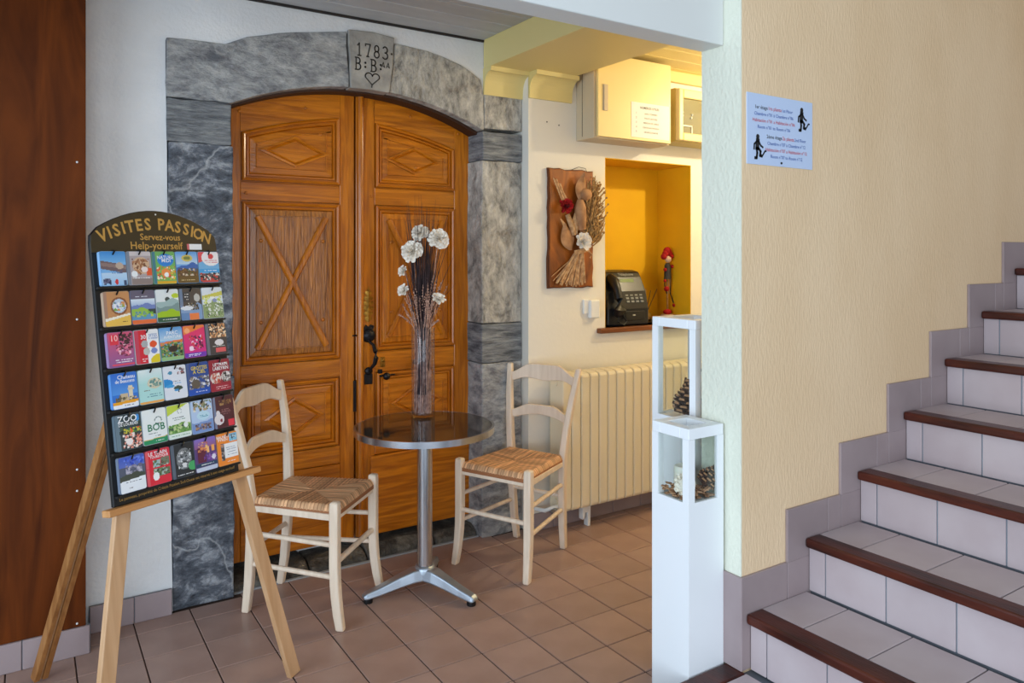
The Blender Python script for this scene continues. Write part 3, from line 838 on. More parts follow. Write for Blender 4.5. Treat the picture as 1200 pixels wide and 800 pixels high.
ins.box(3.196, 3.28, 3.112, 3.118, 2.212, 2.218).box(3.276, 3.282, 3.112, 3.118, 2.172, 2.218).box(3.2, 3.21, 3.112, 3.118, 2.27, 2.276).box(3.2, 3.21, 3.112, 3.118, 2.29, 2.295)
ins.ball((3.275, 3.116, 2.265), .008, 8).ball((3.283, 3.116, 2.284), .007, 8)
ins.build('fittings', M['white_plastic'], gb, world=True)
# ceiling lamp of the alcove
lp = thing('ceiling_lamp', 'small round globe ceiling lamp of the alcove behind the column', 'lamp', (3.74, 2.45, 2.565))
MB().lathe([(0, 2.565), (.09, 2.565), (.095, 2.545), (.07, 2.53), (0, 2.53)], (3.74, 2.45, 0), 20).build('base', M['white_plastic'], lp, world=True)
em = bpy.data.materials.new('warm lamp globe'); em.use_nodes = True
b_ = em.node_tree.nodes['Principled BSDF']; b_.inputs['Emission Color'].default_value = (1, .72, .36, 1); b_.inputs['Emission Strength'].default_value = 6
MB().ball((3.74, 2.45, 2.485), .055, 16).build('globe', em, lp, world=True)
pt = bpy.data.lights.new('alcove_lamp_light', 'POINT'); pt.energy = 31; pt.color = (1.0, .85, .58); pt.shadow_soft_size = .03
po = bpy.data.objects.new('alcove_lamp_light', pt); C.objects.link(po); po.location = (3.74, 2.45, 2.40)

# ------------------------------------------------------------------ switch and plug
sw = thing('wall_socket', 'white wall socket with a plugged in square adapter, below the dried flower plaque', 'socket', (2.64, YN, 1.1))
MB().box(2.588, 2.622, YN-.014, YN, 1.135, 1.215).build('plate', M['white_plastic'], sw, world=True, bevel=.004)
MB().box(2.622, 2.690, YN-.03, YN, 1.110, 1.212).build('adapter', M['white_plastic'], sw, world=True, bevel=.008)

# ------------------------------------------------------------------ payphone
ph = thing('payphone', 'charcoal pay telephone with handset and keypad, standing in the yellow niche', 'telephone', (2.945, 3.41, 1.05), (0, 0, R(-4)))
body = [(.135, 0), (-.125, 0), (-.125, .10), (-.118, .13), (-.10, .20), (-.055, .28), (-.03, .312), (.02, .322), (.135, .322)]
MB().prism(body, -.145, .155, 'yz').build('body', M['phone_black'], ph, bevel=.012, seg=3)
def on_face(t):   # point on sloped face, t 0 bottom .. 1 top -> (y,z)
    return (-.119+t*(.064), .13+t*.15)
hs_ = [(-.085, -.135, .07), (-.085, -.165, .10), (-.085, -.150, .16), (-.085, -.135, .21), (-.085, -.100, .255), (-.085, -.060, .285)]
MB().tube([Vector(p) for p in hs_], [.028, .034, .024, .023, .033, .024], 12).build('handset', M['black_plastic'], ph)
MB().tube([(-.085, -.15, .075), (-.10, -.16, .03), (-.06, -.165, .012), (-.03, -.15, .03), (-.035, -.125, .06)], .005, 6).build('cord', M['black_plastic'], ph)
def keybox(x0, x1, t0, t1, m, name, d=.004):
    y0, z0 = on_face(t0); y1, z1 = on_face(t1)
    nv = Vector((0, -(z1-z0), (y1-y0)))
    nv = Vector((0, -.92, .39))*d
    vs = [(x0, y0+.004, z0), (x1, y0+.004, z0), (x1, y1+.004, z1), (x0, y1+.004, z1)]
    vs2 = [(p[0], p[1]+nv.y-.004, p[2]+nv.z) for p in vs]
    return MB().add(vs+vs2, [(4, 5, 6, 7), (0, 1, 5, 4), (1, 2, 6, 5), (2, 3, 7, 6), (3, 0, 4, 7)]).build(name, m, ph)
keybox(-.015, .085, .80, .93, M['lcd'], 'display')
keybox(-.015, .03, .60, .68, M['orange'], 'label_strip')
keybox(.035, .10, .62, .67, M['phone_key'], 'label_strip')
keybox(-.01, .11, .53, .57, M['white_plastic'], 'label_strip')
for r_ in range(4):
    for c_ in range(4):
        keybox(-.005+c_*.034, .015+c_*.034, .02+.125*r_-.0, .09+.125*r_, M['phone_key'], 'key', .007)
MB().box(-.02, .12, -.128, -.12, .03, .085).build('coin_flap', M['phone_black'], ph, bevel=.003)
MB().box(.03, .05, -.131, -.128, .058, .066).build('lock', M['steel'], ph)
tt = MB(); put_text(tt, 'Téléphone', .04, 0, .026, 0, weight=.02)
tt.build('lettering', M['phone_key'], ph, xf=Matrix.Translation((0, -.052, .290)) @ Matrix.Rotation(R(-35), 4, 'X'))

# diffuser
df = thing('reed_diffuser', 'small amber glass reed diffuser between the telephone and the red figurine', 'diffuser', (3.20, 3.42, 1.05))
MB().lathe([(0, 0), (.036, 0), (.038, .004), (.038, .05), (.030, .058), (.014, .062), (.014, .078), (.012, .078)], n=20).build('bottle', M['glass'], df)
MB().lathe([(0, .003), (.034, .003), (.034, .030), (0, .030)], n=20).build('oil', M['amber_glass'], df)
MB().lathe([(.0155, .056), (.0155, .076)], n=16).build('collar', M['white_plastic'], df)
for dx, dy, hh in ((.085, -.01, .20), (.07, .03, .19), (.01, .02, .20), (-.03, .0, .19), (.03, .03, .205)):
    MB().tube([(dx*-.15, 0, .02), (dx, dy, hh)], .0022, 5).build('reed', M['dark_grass'] if dx > .06 else M['straw'], df)

# red figurine
fg = thing('red_figurine', 'thin wire figurine with red pompom hair and red shoes in the niche corner', 'figurine', (3.385, 3.42, 1.05))
MB().lathe([(0, 0), (.042, 0), (.042, .035), (.038, .040), (0, .040)], n=20).build('base', mat('cream stand', srgb(212, 178, 150), .6), fg)
MB().ball((-.005, -.005, .055), .032, 12, (1, .8, .55)).build('shoe', M['red_flower'], fg)
MB().tube([(0, 0, .05), (-.002, 0, .2), (.0, 0, .27)], .006, 6).tube([(.01, -.005, .17), (.015, -.005, .27)], .004, 6).build('leg', M['moss'], fg)
MB().tube([(0, 0, .26), (.004, 0, .33), (.0, 0, .36)], [.024, .020, .014], 10).build('body', mat('grey felt', srgb(70, 66, 62), .9), fg)
MB().tube([(-.02, 0, .35), (-.03, -.005, .29), (-.028, -.005, .22), (-.012, -.006, .17)], .004, 6).tube([(.02, 0, .35), (.024, -.004, .28), (.02, -.004, .17), (.045, -.008, .11)], .004, 6).build('arm', M['black_plastic'], fg)
MB().ball((0, -.006, .385), .022, 12).build('head', mat('pale face', srgb(222, 190, 160), .7), fg)
hr = MB()
for cx, cz_, r_ in ((0, .437, .026), (-.03, .402, .02), (.032, .405, .02), (-.016, .42, .021), (.018, .42, .021)): hr.ball((cx, .002, cz_), r_, 10)
hr.build('pompom_hair', M['red_flower'], fg)
bd = MB()
for px, pz, r_ in ((-.03, .32, .012), (-.032, .25, .010), (-.018, .20, .018), (.028, .34, .012), (.048, .095, .013)): bd.ball((px, -.01, pz), r_, 8)
bd.build('bead', M['red_flower'], fg)

# ------------------------------------------------------------------ dried flower plaque
pq = thing('dried_flower_plaque', 'bark edged wooden plaque with a dried flower bouquet, hung on the white wall', 'wall decoration', (2.495, YN, 1.285))
r0 = random.Random(3)
edge = []
for i in range(9): edge.append((2.346+.298*i/8, 1.288+r0.uniform(-.004, .004)))
for i in range(1, 13): edge.append((2.642+r0.uniform(-.005, .004), 1.288+.635*i/12))
for i in range(1, 9): edge.append((2.642-.297*i/8, 1.923+r0.uniform(-.005, .005)))
for i in range(1, 12): edge.append((2.346+r0.uniform(-.004, .005), 1.923-.635*i/12))
MB().prism(edge, YN-.024, YN-.002).build('slab', M['slab_wood'], pq, world=True, bevel=.004)
MB().prism([(p[0]+(.004 if p[0] > 2.5 else -.004), p[1]+(.004 if p[1] > 1.6 else -.004)) for p in edge], YN-.017, YN-.001).build('bark_edge', M['bark'], pq, world=True)
MB().tube([(2.50, YN-.01, 1.925), (2.55, YN-.012, 1.945), (2.60, YN-.01, 1.94), (2.61, YN-.008, 1.925)], .0015, 5).build('hanging_wire', M['iron'], pq, world=True)
yb = YN-.03
KN = (2.535, 1.475)     # knot
stm = MB()
for i in range(26):
    a = -.95+1.75*i/25
    xb = KN[0]-.055+.125*math.sin(a)+r0.uniform(-.006, .006); zb = 1.295+.02*abs(a)+r0.uniform(-.01, .012)
    stm.tube([(KN[0]-.01+.03*math.sin(a), yb-.02+r0.uniform(-.015, .01), KN[1]), (xb, yb-.006+r0.uniform(-.012, .006), zb)], r0.uniform(.003, .007), 5)
for i in range(4):
    stm.tube([(KN[0]-.02, yb-.01, KN[1]-.01), (2.352+.012*i, yb, 1.345+i*.008-.03*(i % 2))], .0022, 5)
stm.build('stem_bundle', M['straw'], pq, world=True)['kind'] = 'stuff'
tie = MB()
for q in range(3): tie.tube([(KN[0]-.05+.1*i/8, yb-.03-.012*math.sin(PI*i/8), KN[1]-.01+q*.008+.025*(i/8)) for i in range(9)], .006, 6)
tie.tube([(KN[0]+.04, yb-.035, KN[1]+.01), (KN[0]+.06, yb-.04, KN[1]-.01), (KN[0]+.05, yb-.04, KN[1]-.03)], .005, 6)
tie.build('raffia_tie', M['straw'], pq, world=True)
# leaves / pods
def leafblade(cx, cz_, L_, W_, ang, m, name, y=yb-.015, bulge=.015):
    n = 8; vs = []; fs = []
    d = Vector((math.sin(ang), 0, math.cos(ang))); s_ = Vector((d.z, 0, -d.x))
    for i in range(n+1):
        t = i/n; w_ = W_*math.sin(PI*min(.999, max(.04, t**.8)))/2
        c_ = Vector((cx, y, cz_))+d*(L_*(t-.5))
        for q in (-1, 0, 1): vs.append(c_+s_*w_*q+Vector((0, -bulge*(1-abs(q)), 0)))
    for i in range(n):
        for q in range(2): fs.append((i*3+q, i*3+q+1, (i+1)*3+q+1, (i+1)*3+q))
    return MB().add(vs, fs, True).build(name, m, pq, world=True)
leafblade(2.532, 1.835, .15, .075, .22, M['pod'], 'husk_leaf', yb-.03)
leafblade(2.448, 1.56, .15, .09, -.3, M['pod'], 'husk_leaf', yb-.012)
leafblade(2.58, 1.60, .15, .08, .4, M['pod'], 'husk_leaf', yb-.012)
leafblade(2.60, 1.68, .17, .06, .35, M['straw'], 'husk_leaf', yb-.02)
leafblade(2.565, 1.70, .13, .07, .1, M['pod'], 'husk_leaf', yb-.022)
leafblade(2.50, 1.64, .13, .05, .0, M['straw'], 'husk_leaf', yb-.022)
MB().ball((2.555, yb-.04, 1.79), .04, 14, (1, .7, .85)).build('gourd_pod', M['pod'], pq, world=True)
MB().tube([(2.535, yb-.03, 1.60), (2.525, yb-.035, 1.66), (2.52, yb-.035, 1.72), (2.525, yb-.03, 1.76)], [.022, .032, .032, .018], 12).build('seed_cob', M['pod'], pq, world=True)
MB().tube([(2.45, yb-.012, 1.68), (2.475, yb-.02, 1.62), (2.492, yb-.02, 1.57)], [.014, .017, .012], 10).build('straw_cob', M['straw'], pq, world=True)
wh = MB()
for i in range(5): wh.tube([(2.425+.008*i, yb-.008, 1.74+.004*i), (2.365+.012*i, yb-.012, 1.86-.012*i+.02*(i % 2)), (2.355+.012*i, yb-.014, 1.875-.01*i)], [.003, .005, .001], 5)
for i in range(5): wh.tube([(2.47, yb-.012, 1.53), (2.40+.008*i, yb-.02, 1.655-.006*i)], .003, 5)
wh.build('wheat_ear', M['straw'], pq, world=True)
mo = MB()
for i in range(300):
    t = r0.random(); a = r0.uniform(-.35, 1.0)
    bx, bz = 2.575+r0.uniform(-.02, .06), 1.50+t*.30
    L_ = r0.uniform(.05, .12)
    p1 = (min(bx+L_*math.sin(a), 2.725 if bz > 1.6 else 2.68), yb-.015-r0.uniform(0, .04), bz+L_*math.cos(a))
    mo.tube([(bx, yb-.01, bz), ((bx+p1[0])/2+r0.uniform(-.012, .012), p1[1]-.004, (bz+p1[2])/2), p1], [.0025, .0038, .002], 4)
    if i % 3 == 0: mo.ball(p1, r0.uniform(.004, .009), 5)
mo.build('dried_grass', M['moss'], pq, world=True)['kind'] = 'stuff'
def rose(c, r_, m, name, par, layers=4, face=(0, -1, 0), world=True):
    mb = MB(); f_ = Vector(face).normalized(); a_ = f_.orthogonal().normalized(); b2 = f_.cross(a_)
    for l in range(layers):
        rr = r_*(1-l/(layers+.6)); n = max(3, 8-l)
        for q in range(n):
            t = 2*PI*(q+.5*l)/n
            d = a_*math.cos(t)+b2*math.sin(t); s_ = f_.cross(d)
            o_ = Vector(c)+f_*(l*r_*.13)
            lift = .15+.28*l
            vs = []; 
            for i in range(4):
                u = i/3; wv = r_*.42*math.sin(PI*(.15+.72*u))*(1-.12*l)
                p = o_+d*(rr*u)+f_*(rr*u*u*lift+r_*.03*math.sin(q*2.1+l))
                cup = f_*(wv*.28)
                vs += [p-s_*wv+cup, p, p+s_*wv+cup]
            fs = []
            for i in range(3):
                for k_ in range(2): fs.append((i*3+k_, i*3+k_+1, (i+1)*3+k_+1, (i+1)*3+k_))
            mb.add(vs, fs, True)
    return mb.build(name, m, par, world=world)
def pompom(c, r_, m, name, par, face, n=46, spread=1.75):
    """many small cupped petals fanned over a dome that looks along face"""
    mb = MB(); f_ = Vector(face).normalized(); a_ = f_.orthogonal().normalized(); b2 = f_.cross(a_)
    rr = random.Random(int(r_*1e5)+int(c[0]*1e3))
    for i in range(n):
        t = (i+.5)/n; th_ = math.sqrt(t)*spread; ph_ = i*2.39996
        d = f_*math.cos(th_)+(a_*math.cos(ph_)+b2*math.sin(ph_))*math.sin(th_)
        s_ = f_.cross(d); s_ = s_.normalized() if s_.length > 1e-3 else a_
        u2 = d.cross(s_).normalized()
        L_ = r_*(.80+.18*t)*rr.uniform(.90, 1.06); w_ = r_*rr.uniform(.50, .66)
        base = Vector(c)+d*(r_*.12)
        vs = []
        for q in range(4):
            v = q/3; p = base+d*(L_*v)+u2*(-r_*.10*math.sin(v*2.2)*(1 if i % 2 else -.5))
            wq = w_*(.35+.75*math.sin(PI*min(1, .15+.75*v)))
            cup = u2*(wq*.35)
            vs += [p-s_*wq*.5+cup, p, p+s_*wq*.5+cup]
        fs = []
        for q in range(3):
            for k_ in range(2): fs.append((q*3+k_, q*3+k_+1, (q+1)*3+k_+1, (q+1)*3+k_))
        mb.add(vs, fs, True)
    return mb.build(name, m, par, world=True)
pompom((2.54, yb-.035, 1.535), .050, M['petal'], 'white_rose', pq, (-.2, -1, .1), 30, 1.5)
pompom((2.432, yb-.02, 1.725), .042, M['red_flower'], 'red_flower', pq, (-.1, -1, 0), 26, 1.5)
MB().ball((2.432, yb-.04, 1.725), .012, 8).build('flower_centre', mat('dark flower centre', srgb(70, 10, 14), .8), pq, world=True)

# ------------------------------------------------------------------ display pedestals
def pedestal(name, label, x0, x1, y0, y1, H, zw0, zw1, fr):
    p = thing(name, label, 'pedestal', ((x0+x1)/2, (y0+y1)/2, 0))
    th = .012
    MB().box(x0, x1, y0, y0+th, 0, zw0).box(x0, x1, y1-th, y1, 0, zw0).box(x0, x0+th, y0+th, y1-th, 0, zw0).box(x1-th, x1, y0+th, y1-th, 0, zw0).build('plinth', M['ped_white'], p, world=True)
    MB().box(x0+th, x1-th, y0+th, y1-th, zw0-.018, zw0-.006).build('shelf', M['ped_white'], p, world=True)
    posts = MB()
    for a, b in ((x0, y0), (x1-fr, y0), (x0, y1-fr), (x1-fr, y1-fr)):
        posts.box(a, a+fr, b, b+th if b == y0 else b+fr, zw0, zw1)
        if b == y0: posts.box(a if a == x0 else x1-th, (a+th) if a == x0 else x1, y0+th, y0+fr, zw0, zw1)
    posts.build('corner_post', M['ped_white'], p, world=True)
    rim = MB(); q = .036
    rim.box(x0, x1, y0, y0+q, zw1, H).box(x0, x1, y1-q, y1, zw1, H).box(x0, x0+q, y0+q, y1-q, zw1, H).box(x1-q, x1, y0+q, y1-q, zw1, H)
    rim.build('top_rim', M['ped_white'], p, world=True, bevel=.002)
    for sd in ('x0', 'x1', 'y0', 'y1'):
        e = .004
        if sd == 'x0': g = MB().box(x0+e, x0+e+.003, y0+fr, y1-fr, zw0, zw1)
        if sd == 'x1': g = MB().box(x1-e-.003, x1-e, y0+fr, y1-fr, zw0, zw1)
        if sd == 'y0': g = MB().box(x0+fr, x1-fr, y0+e, y0+e+.003, zw0, zw1)
        if sd == 'y1': g = MB().box(x0+fr, x1-fr, y1-e-.003, y1-e, zw0, zw1)
        g.build('pane', M['glass'], p, world=True)
    return p
SX0, SX1, SY0, SY1 = 1.695, 1.849, 1.622, 1.782
pedestal('display_pedestal', 'short white square display pedestal with glass windows, in front of its taller twin', SX0, SX1, SY0, SY1, .929, .700, .895, .026)
TX0, TX1, TY0, TY1 = 1.870, 2.075, 1.760, 1.965
pedestal('display_pedestal', 'tall white square display pedestal with glass windows, partly behind the column', TX0, TX1, TY0, TY1, 1.243, .903, 1.211, .027)

def pinecone(name, label, c, L_, r_, rot, grp='pine cones in the pedestals'):
    o = thing(name, label, 'pine cone', c, rot, grp)
    MB().ball((0, 0, L_*.5), r_*.55, 10, (1, 1, L_*.5/(r_*.55))).build('core', M['cone'], o)
    sc = MB(); tp = MB()
    n = 64
    for i in range(n):
        t = (i+.5)/n; a = i*2.39996
        z = L_*(.06+.88*t); rr = r_*(.55+.45*math.sin(PI*min(1, t*1.1+.18)))*(1-.45*t*t)
        d = Vector((math.cos(a), math.sin(a), 0)); s_ = Vector((-d.y, d.x, 0)); w_ = r_*.30*(1-.5*t)
        up = Vector((0, 0, 1))*(r_*(.10+.35*t))
        p0 = Vector((0, 0, z))+d*rr*.4; p1 = Vector((0, 0, z))+d*rr+up
        th = Vector((0, 0, r_*.07))
        sc.add([p0-s_*w_*.5, p0+s_*w_*.5, p1+s_*w_, p1-s_*w_, p1-s_*w_*.8+th*2, p1+s_*w_*.8+th*2, p0+th*1.5], [(0, 1, 2, 3), (3, 2, 5, 4), (4, 5, 6), (1, 6, 5, 2), (0, 3, 4, 6)])
        tp.add([p1-s_*w_*.85+d*.0008, p1+s_*w_*.85+d*.0008, p1+s_*w_*.7+th*2+d*.0008, p1-s_*w_*.7+th*2+d*.0008], [(0, 1, 2, 3)])
    sc.build('scale', M['cone'], o)['kind'] = 'stuff'
    tp.build('scale_tip', M['cone_tip'], o)['kind'] = 'stuff'
    return o
zb_ = .694
pinecone('pine_cone', 'brown pine cone standing upright in the tall pedestal window', (1.935, 1.865, .897), .115, .052, (.05, .1, 0))
pinecone('pine_cone', 'brown pine cone lying among wood chips in the short pedestal', (1.812, 1.675, zb_+.03), .075, .036, (.5, .6, .4))
pinecone('pine_cone', 'small pale topped pine cone at the foot of the upright cone in the tall pedestal', (1.925, 1.812, .897+.024), .05, .026, (1.3, 0, 1.0))
def candle(label, c, r_, H_):
    o = thing('candle', label, 'candle', c, group='candles in the pedestals')
    MB().lathe([(0, 0), (r_, 0), (r_, H_-.004), (r_-.004, H_), (r_*.6, H_-.006), (0, H_-.008)], n=24).build('wax', M['candle'], o)
    MB().tube([(0, 0, H_-.01), (.001, 0, H_+.008)], .001, 5).build('wick', M['ink'], o)
    return o
candle('tall slim cream candle beside the pine cone in the tall pedestal', (2.000, 1.855, .897), .020, .155)
candle('low wide white candle among wood chips in the short pedestal', (1.790, 1.735, zb_), .032, .085)
rf_ = thing('fabric_rose', 'white ball shaped fabric rose in front of the short pedestal candle', 'flower', (1.748, 1.69, zb_))
MB().ball((1.748, 1.69, zb_+.040), .030, 14, (1, 1, .8)).build('bud', M['petal'], rf_, world=True)
pompom((1.748, 1.69, zb_+.042), .034, M['petal'], 'petals', rf_, (-.45, -.75, .45), 30, 1.8)
ch = MB(); r1 = random.Random(11)
for i in range(90):
    x_, y_ = r1.uniform(SX0+.022, SX1-.022), r1.uniform(SY0+.022, SY1-.022)
    z_ = zb_+r1.uniform(.003, .026); a = r1.uniform(0, PI); t = r1.uniform(-.5, .5); L_ = r1.uniform(.016, .030)
    d = Vector((math.cos(a)*math.cos(t), math.sin(a)*math.cos(t), math.sin(t)))
    p0 = Vector((x_, y_, z_+.003))-d*L_/2; p1 = p0+d*L_
    for p_ in (p0, p1):
        p_.x = min(max(p_.x, SX0+.018), SX1-.018); p_.y = min(max(p_.y, SY0+.018), SY1-.018); p_.z = max(p_.z, zb_+.003)
    ch.bar(p0, p1, r1.uniform(.010, .018), .004)
tag(ch.build('wood_chips', M['chips']), 'dried wood chips heaped in the short white pedestal', 'potpourri', kind='stuff')

# ------------------------------------------------------------------ bistro table
tb = thing('bistro_table', 'round bistro table with smoked top, chrome rim and three footed metal base', 'table', (1.459, 2.948, 0), (0, 0, 0))
MB().lathe([(0, .6935), (.2945, .6935), (.2945, .7195), (0, .7195)], n=64).build('table_top', M['table_top'], tb)
MB().lathe([(.286, .6935), (.3045, .6935), (.3045, .7200), (.2945, .7200), (.2945, .7190)], n=72).build('rim', M['chrome'], tb)
MB().lathe([(0, .672), (.075, .672), (.08, .689), (0, .689)], n=24).build('mount_plate', M['cast_alu'], tb)
MB().lathe([(.033, .10), (.033, .68)], n=24).build('pole', M['steel'], tb)
MB().lathe([(0, .060), (.044, .060), (.046, .100), (.040, .112), (.034, .114)], n=24).build('hub', M['cast_alu'], tb)
for a in (174, 54, -66):
    ar = R(a); d = Vector((math.cos(ar), math.sin(ar), 0)); s_ = Vector((-d.y, d.x, 0))
    pts = []; secs = []
    for r_, zc, hh, ww in ((.0, .082, .050, .088), (.06, .078, .048, .078), (.12, .064, .042, .064), (.20, .043, .033, .054), (.262, .031, .026, .050), (.276, .027, .014, .040)):
        pts.append(d*r_+Vector((0, 0, zc)))
        secs.append([s_*(-ww/2)+Vector((0, 0, -hh/2)), s_*(ww/2)+Vector((0, 0, -hh/2)), s_*(ww/2*.72)+Vector((0, 0, hh/2)), s_*(-ww/2*.72)+Vector((0, 0, hh/2))])
    lg = MB().sweep(pts, secs).build('leg', M['cast_alu'], tb, bevel=.008, seg=3)
    c_ = d*.252
    MB().lathe([(0, 0), (.019, 0), (.02, .004), (.018, .020), (0, .020)], (c_.x, c_.y, 0), 14).build('foot_glide', M['black_plastic'], lg)

# vase and dried flowers
VX, VY, VZ = 1.535, 3.118, .7215
vs_ = thing('glass_vase', 'tall clear glass cylinder vase of dried stems on the round table', 'vase', (VX, VY, VZ))
MB().lathe([(.0, .0), (.051, 0), (.054, .003), (.054, .405), (.0525, .408), (.051, .405), (.051, .012), (0, .012)], n=40).build('vase_wall', M['vase_glass'], vs_)
r2 = random.Random(21)
def in_vase(a, r_): return Vector((VX+r_*math.cos(a), VY+r_*math.sin(a), 0))
tw = MB()
for i in range(84):
    a = r2.uniform(0, 2*PI); r_ = r2.uniform(0, .040); p0 = in_vase(a, r_)+Vector((0, 0, VZ+.014))
    a2 = a+r2.uniform(-.6, .6)+PI*(r2.random() < .3); p1 = in_vase(a2, r2.uniform(.01, .044))+Vector((0, 0, VZ+.39))
    L_ = r2.uniform(.42, .68); o_ = r2.uniform(.02, .14)
    p2 = Vector((VX+o_*math.cos(a2), VY+o_*math.sin(a2)*.8, VZ+L_))
    if i < 30:
        p2 = p1+Vector((0, 0, r2.uniform(.0, .08)))
    tw.tube([p0, p1, (p1+p2)/2+Vector((0, 0, .02)), p2], [.0024, .0022, .0017, .0008], 4)
    if i >= 30:
        for k in range(10):      # seed nodes along the twig
            t = .35+.6*k/10; q = p1.lerp(p2, t)
            tw.ball((q.x+r2.uniform(-.003, .003), q.y, q.z+.01), .0040, 5)
tag(tw.build('twig_bunch', M['twig']), 'pinkish brown beaded twigs filling the glass vase', 'dried twigs', kind='stuff')
gr = MB()
for i in range(120):
    a = r2.uniform(0, 2*PI); p0 = in_vase(a, r2.uniform(0, .03))+Vector((0, 0, VZ+.10))
    p1 = in_vase(a, r2.uniform(0, .035))+Vector((0, 0, VZ+.38))
    L_ = r2.uniform(.55, .98) if i < 85 else r2.uniform(.8, 1.02); o_ = r2.uniform(.0, .10)+max(0, .06*(r2.random()-.7)*4)
    p2 = Vector((VX+o_*math.cos(a), VY+o_*math.sin(a)*.8, VZ+L_))
    gr.tube([p0, p1, p1.lerp(p2, .5)+Vector((0, 0, .03)), p2], [.0022, .0024, .0020, .0004], 4)
tag(gr.build('dried_grass', M['dark_grass']), 'dark plum dried grass blades standing up from the vase', 'dried grass', kind='stuff')
def cpix(px, py, depth_off=0):
    return None
FL = [('largest white dried flower, low left of the top three', -.045, -.045, 1.478, .050, (-.25, -.8, .5)),
      ('white dried flower at the upper right of the bunch', .075, -.03, 1.535, .048, (.35, -.75, .5)),
      ('white dried flower at the top left, partly behind dark grass', -.012, -.012, 1.562, .040, (-.3, -.7, .6)),
      ('small opened white flower at the right, lowest of that side', .075, -.05, 1.258, .034, (.3, -.6, .75)),
      ('small white flower at the lower left behind twigs', -.088, .01, 1.295, .032, (-.5, -.7, .4)),
      ('faded white flower at the middle left, mostly hidden by grass', -.092, .03, 1.385, .030, (-.7, -.6, .3))]
for lb, dx, dy, z, r_, fc in FL:
    o = thing('dried_flower', lb+' in the glass vase', 'flower', (VX, VY, VZ+.012), group='white flowers in the vase')
    # dx is along the picture's right (world: cos33, -sin33)
    cc, sn_ = math.cos(R(32.98)), math.sin(R(32.98))
    c_ = Vector((VX+dx*cc+dy*sn_, VY-dx*sn_+dy*cc, z))
    fw = Vector((fc[0]*cc-fc[1]*-sn_*1.0, -fc[0]*sn_+fc[1]*cc, fc[2]))
    fw = Vector((fc[0]*cc+fc[1]*sn_, -fc[0]*sn_+fc[1]*cc, fc[2])).normalized()
    pompom(c_, r_, M['petal'], 'bloom', o, fw, 54 if r_ > .035 else 26, 1.9 if r_ > .035 else 1.45)
    q0 = Vector((VX+dx*.2, VY, VZ+.02))
    MB().tube([q0, Vector((VX+dx*.35, VY, VZ+.38)), c_-fw*r_*.3], .0022, 5).build('stem', M['twig'], o, world=True)

# ------------------------------------------------------------------ chairs
def rush_seat(par):
    n = 72
    hw0, hw1, y0, y1 = .160, .192, -.188, .205
    vs = []; cols = []; fs = []
    rr = random.Random(5)
    strand = [[rr.uniform(.70, 1.18) for _ in range(40)] for _ in range(4)]
    base = np.array(srgb(234, 182, 134)[:3]); dark = np.array(srgb(158, 100, 60)[:3])
    def h(u, v):
        # u,v in -1..1 ; cords perpendicular to the nearest rail
        if abs(v) >= abs(u): s_ = u*13; tri = 0 if v > 0 else 1
        else: s_ = v*13; tri = 2 if u > 0 else 3
        d = max(abs(u), abs(v))
        cord = abs(math.sin(s_*PI))
        z = .458+.012*(1-(1-d)**2)*0-.010*(1-d)+.0045*cord
        edge = max(0, (d-.90)/.10); z -= .024*edge*edge
        return z, tri, int(s_+20), cord
    for j in range(n+1):
        for i in range(n+1):
            u = -1+2*i/n; v = -1+2*j/n
            hw = hw0+(hw1-hw0)*(v+1)/2
            z = h(u, v)[0]
            vs.append((hw*u, y0+(y1-y0)*(v+1)/2, z+.018))
    for j in range(n):
        for i in range(n):
            fs.append((j*(n+1)+i, j*(n+1)+i+1, (j+1)*(n+1)+i+1, (j+1)*(n+1)+i))
            u = -1+2*(i+.5)/n; v = -1+2*(j+.5)/n
            z, tri, s_, cord = h(u, v)
            c = (base*cord**.5+dark*(1-cord**.5))*strand[tri][s_ % 40]
            c = c*(1+.12*math.sin(37*u+11*v))
            cols.append((*np.clip(c, 0, 1), 1))
    # underside
    o0 = len(vs)
    for (u, v) in ((-1, -1), (1, -1), (1, 1), (-1, 1)):
        hw = hw0+(hw1-hw0)*(v+1)/2
        vs.append((hw*u, y0+(y1-y0)*(v+1)/2, .438))
    idx = lambda i, j: j*(n+1)+i
    for i in range(n):
        pass
    rimloop = [idx(i, 0) for i in range(n+1)], [idx(n, j) for j in range(n+1)], [idx(n-i, n) for i in range(n+1)], [idx(0, n-j) for j in range(n+1)]
    for q, rl in enumerate(rimloop):
        fs.append(tuple(rl[::-1])+(o0+q, o0+(q+1) % 4)); cols.append((*dark, 1))
    fs.append((o0+3, o0+2, o0+1, o0)); cols.append((*dark, 1))
    mb = MB(); mb.add(vs, fs); mb.sm = [True]*(n*n)+[False]*5
    return mb.build('rush_seat', M['rush'], par, colors=cols)
